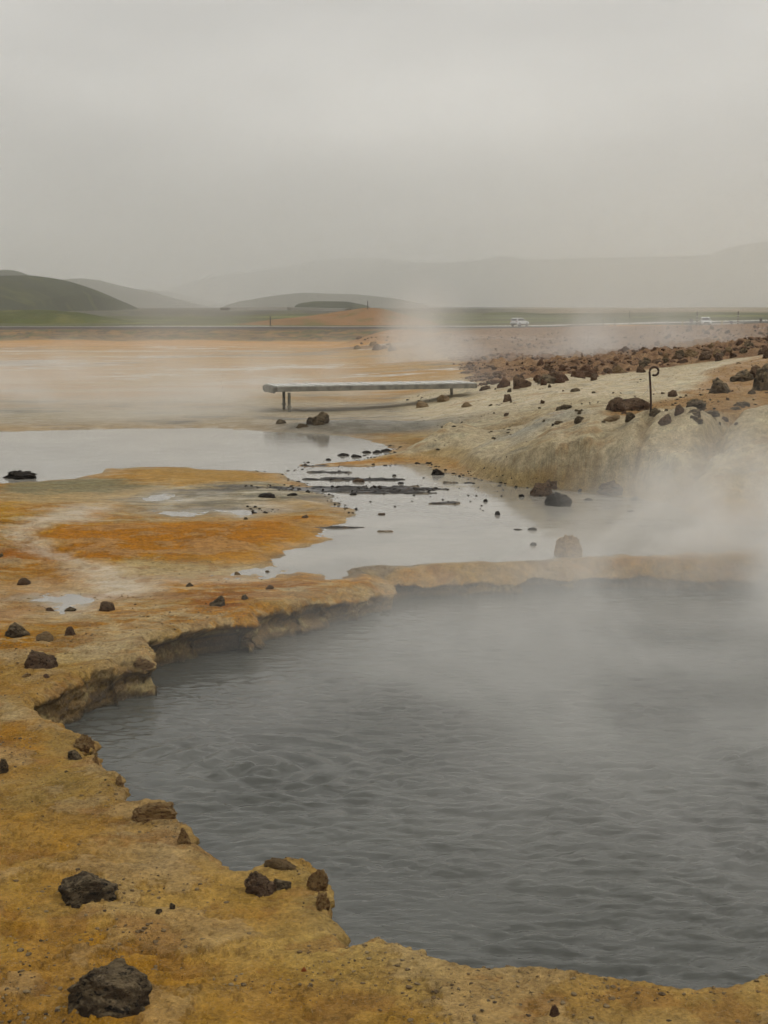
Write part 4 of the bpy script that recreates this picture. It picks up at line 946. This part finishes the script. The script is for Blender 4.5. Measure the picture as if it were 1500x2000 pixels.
# ------------------------------------------------------------------ poles and signs by the road
MPOLE = plain('dark weathered post', (.045, .035, .028), .85); MWHT = plain('pale cap', (.55, .54, .5), .6); MBLUE = plain('grey blue sign back', (.13, .14, .18), .6)
MYEL = plain('yellow marker', (.45, .36, .12), .7)
def pole(px, top, foot, d, wpx, label, cap=None, bands=0, cat='post', name='post', m=MPOLE):
    x, y, z = at_d(px, foot, d); zt = at_d(px, top, d)[2]; r = wpx * d / F / 2
    root = tag(empty(name, (x, y, z)), label, cat)
    MB().cyl((0, 0, -.3), (0, 0, zt - z), r, r * .85).build('shaft', m, root)
    if cap: MB().cyl((0, 0, zt - z), (0, 0, zt - z + .28), r * 1.15, r * .9).build('cap', cap, root)
    for k in range(bands):
        h = (zt - z) * (.25 + .6 * k / bands); MB().cyl((0, 0, h), (0, 0, h + .10), r * 1.12).build('band', MWHT, root)
    return root
pole(1361, 609, 638, 255, 2.6, 'tall dark post with a pale cap just left of the front-facing car', MWHT, 3)
pole(1441, 608, 638, 255, 2.6, 'tall dark banded post right of the front-facing car', None, 4)
pole(1333, 0 + 626, 638, 250, 2.0, 'short pale yellow marker post left of the gravel road', None, 0, m=MYEL)
pole(1410, 626, 638, 250, 2.0, 'short pale yellow marker post right of the front-facing car', None, 0, m=MYEL)
pole(528, 618, 639, 288, 2.2, 'brown post standing at the far road edge in front of the green field')
pole(718, 588, 602, 340, 1.6, 'thin post on top of the orange rise')
pole(1230, 607, 619, 400, 1.6, 'thin dark pole on the grassy rise at the right')
pole(1201, 622, 641, 240, 1.8, 'low brown stake on the crest of the rubble field')
pole(1178, 624, 641, 250, 1.6, 'short orange-topped stake left of the low brown stake', MYEL)
def sign(px, top, bot, foot, d, wpx, m, label):
    x, y, z = at_d(px, foot, d); k = d / F; zb = at_d(px, bot, d)[2] - z; zt = at_d(px, top, d)[2] - z
    root = tag(empty('road_sign', (x, y, z)), label, 'road sign')
    MB().cyl((0, .06, -.3), (0, .06, zt), .05).build('post', MPOLE, root)
    MB().box((0, 0, (zb + zt) / 2), (wpx * k, .05, zt - zb), 0, .01).build('panel', m, root)
    return root
sign(1350, 623, 629, 638, 252, 7, MBLUE, 'small grey sign with a pale top left of the tall capped post')
sign(1428, 627, 632, 638, 252, 6, MBLUE, 'small bluish sign between the car and the banded post')
sign(1485.5, 622, 628, 634, 225, 5, MPOLE, 'dark sign on a thin post at the right edge of the picture')

# ------------------------------------------------------------------ haze and steam
def vol_obj(name, lo, hi, m):
    b = MB(); c = [(a + b_) / 2 for a, b_ in zip(lo, hi)]; d = [b_ - a for a, b_ in zip(lo, hi)]; b.box(c, d); return tag(b.build(name, m), kind='stuff')
def haze():
    m = bpy.data.materials.new('haze'); m.use_nodes = True; t = m.node_tree; t.nodes.clear()
    o = N(t, 'ShaderNodeOutputMaterial'); v = N(t, 'ShaderNodeVolumePrincipled'); v.inputs['Color'].default_value = (.94, .937, .905, 1)
    v.inputs['Density'].default_value = HAZE; v.inputs['Anisotropy'].default_value = .2
    L(t, v.outputs[0], o.inputs['Volume']); vol_obj('haze', (-16000, -500, -14), (16000, 12500, 330), m)
HAZE = 3.8e-4
haze()
def steam(lo, hi, dens, noise_scale, lo_t, hi_t, blobs, zfall, step=.25, stretch=(1, 1, 1), warp=.6, label='steam'):
    """steam in a closed box; blobs: (x,y,z,rx,ry,rz,weight) in metres; density = noise x sum of blobs"""
    m = bpy.data.materials.new('steam'); m.use_nodes = True; t = m.node_tree; t.nodes.clear()
    o = N(t, 'ShaderNodeOutputMaterial'); v = N(t, 'ShaderNodeVolumePrincipled'); v.inputs['Color'].default_value = (.975, .965, .94, 1); v.inputs['Anisotropy'].default_value = .25
    g = N(t, 'ShaderNodeTexCoord'); P = g.outputs['Object']
    mp_ = N(t, 'ShaderNodeMapping'); mp_.inputs['Scale'].default_value = stretch; L(t, P, mp_.inputs['Vector'])
    nz = N(t, 'ShaderNodeTexNoise'); nz.inputs['Scale'].default_value = noise_scale; nz.inputs['Detail'].default_value = 3.5; nz.inputs['Roughness'].default_value = .55; nz.inputs['Distortion'].default_value = warp
    L(t, mp_.outputs[0], nz.inputs['Vector']); nv = maprange(t, nz.outputs['Fac'], lo_t, hi_t)
    tot = None
    for bx, by, bz, rx, ry, rz_, wt in blobs:
        s = N(t, 'ShaderNodeVectorMath', operation='SUBTRACT'); L(t, P, s.inputs[0]); s.inputs[1].default_value = (bx, by, bz)
        d = N(t, 'ShaderNodeVectorMath', operation='DIVIDE'); L(t, s.outputs[0], d.inputs[0]); d.inputs[1].default_value = (rx, ry, rz_)
        l = N(t, 'ShaderNodeVectorMath', operation='LENGTH'); L(t, d.outputs[0], l.inputs[0])
        k = math_(t, 'MULTIPLY', maprange(t, l.outputs['Value'], 1.0, 0.0), wt)
        tot = k if tot is None else math_(t, 'ADD', tot, k)
    sp = N(t, 'ShaderNodeSeparateXYZ'); L(t, P, sp.inputs[0])
    zf = math_(t, 'MULTIPLY', maprange(t, sp.outputs['Z'], hi[2], lo[2]), 1.0) if zfall else None
    dd = math_(t, 'MULTIPLY', tot, nv)
    if zf is not None: dd = math_(t, 'MULTIPLY', dd, zf)
    L(t, math_(t, 'MULTIPLY', dd, dens), v.inputs['Density']); L(t, v.outputs[0], o.inputs['Volume'])
    m.cycles.volume_step_rate = step
    return vol_obj('steam', lo, hi, m)
# over the hot spring
steam((-3.4, 3.0, WL - .05), (6.0, 10.4, .95), .95, .85, .30, .74,
      [(2.1, 8.8, 0, 3.6, 3.0, 1.1, 1.2), (1.9, 5.8, 0, 2.6, 2.2, .75, .6), (.2, 7.4, 0, 2.4, 2.6, .5, .4)], True, .35, (1, 1, 1.6), 1.4)
# thick bank at the far right shore
steam((-1.0, 8.8, -.25), (8.0, 16.2, 2.4), 2.7, .75, .38, .68,
      [(3.5, 11.6, 0, 2.6, 2.9, 1.3, 1.0), (2.9, 10.3, 0, 2.6, 1.8, .8, .9), (3.7, 13.4, .3, 1.6, 1.6, 1.2, .7)], True, .3, (1, 1, 1), 1.3)
# over the left pond and flats
steam((-15, 20, -.2), (5, 52, 3.6), .40, .20, .45, .72,
      [(-8.5, 33, 0, 8.5, 13, 1.75, 1.4), (-4.6, 34, .5, 2.6, 9, 3.4, .55), (-1.2, 31, 0, 5, 8, 1.9, 1.3), (-5, 25.5, 0, 7, 4, 1.2, 1.0)], True, .3)
# column behind the boardwalk
steam((-5, 44, -.5), (18, 78, 5.8), .34, .22, .36, .66,
      [(1.7, 56, .3, 2.6, 7, 3.4, 1.2), (3.6, 58, .0, 5, 8, 1.6, .7), (9, 58, .2, 9, 10, 3.0, .7)], False, .3)
# mist lying before the mountains
steam((-2600, 1500, -10), (2600, 4200, 260), .0007, .0016, .34, .68, [(-500, 2900, 60, 900, 900, 230, 1.0), (700, 3000, 40, 1500, 900, 150, .8)], False, .5, (1, 1, 2.5))
# far vents
steam((-90, 270, -6), (60, 330, 16), .006, .03, .36, .7, [(-40, 300, 0, 32, 22, 13, .9), (10, 300, 0, 20, 22, 15, 1.0)], False, .4)
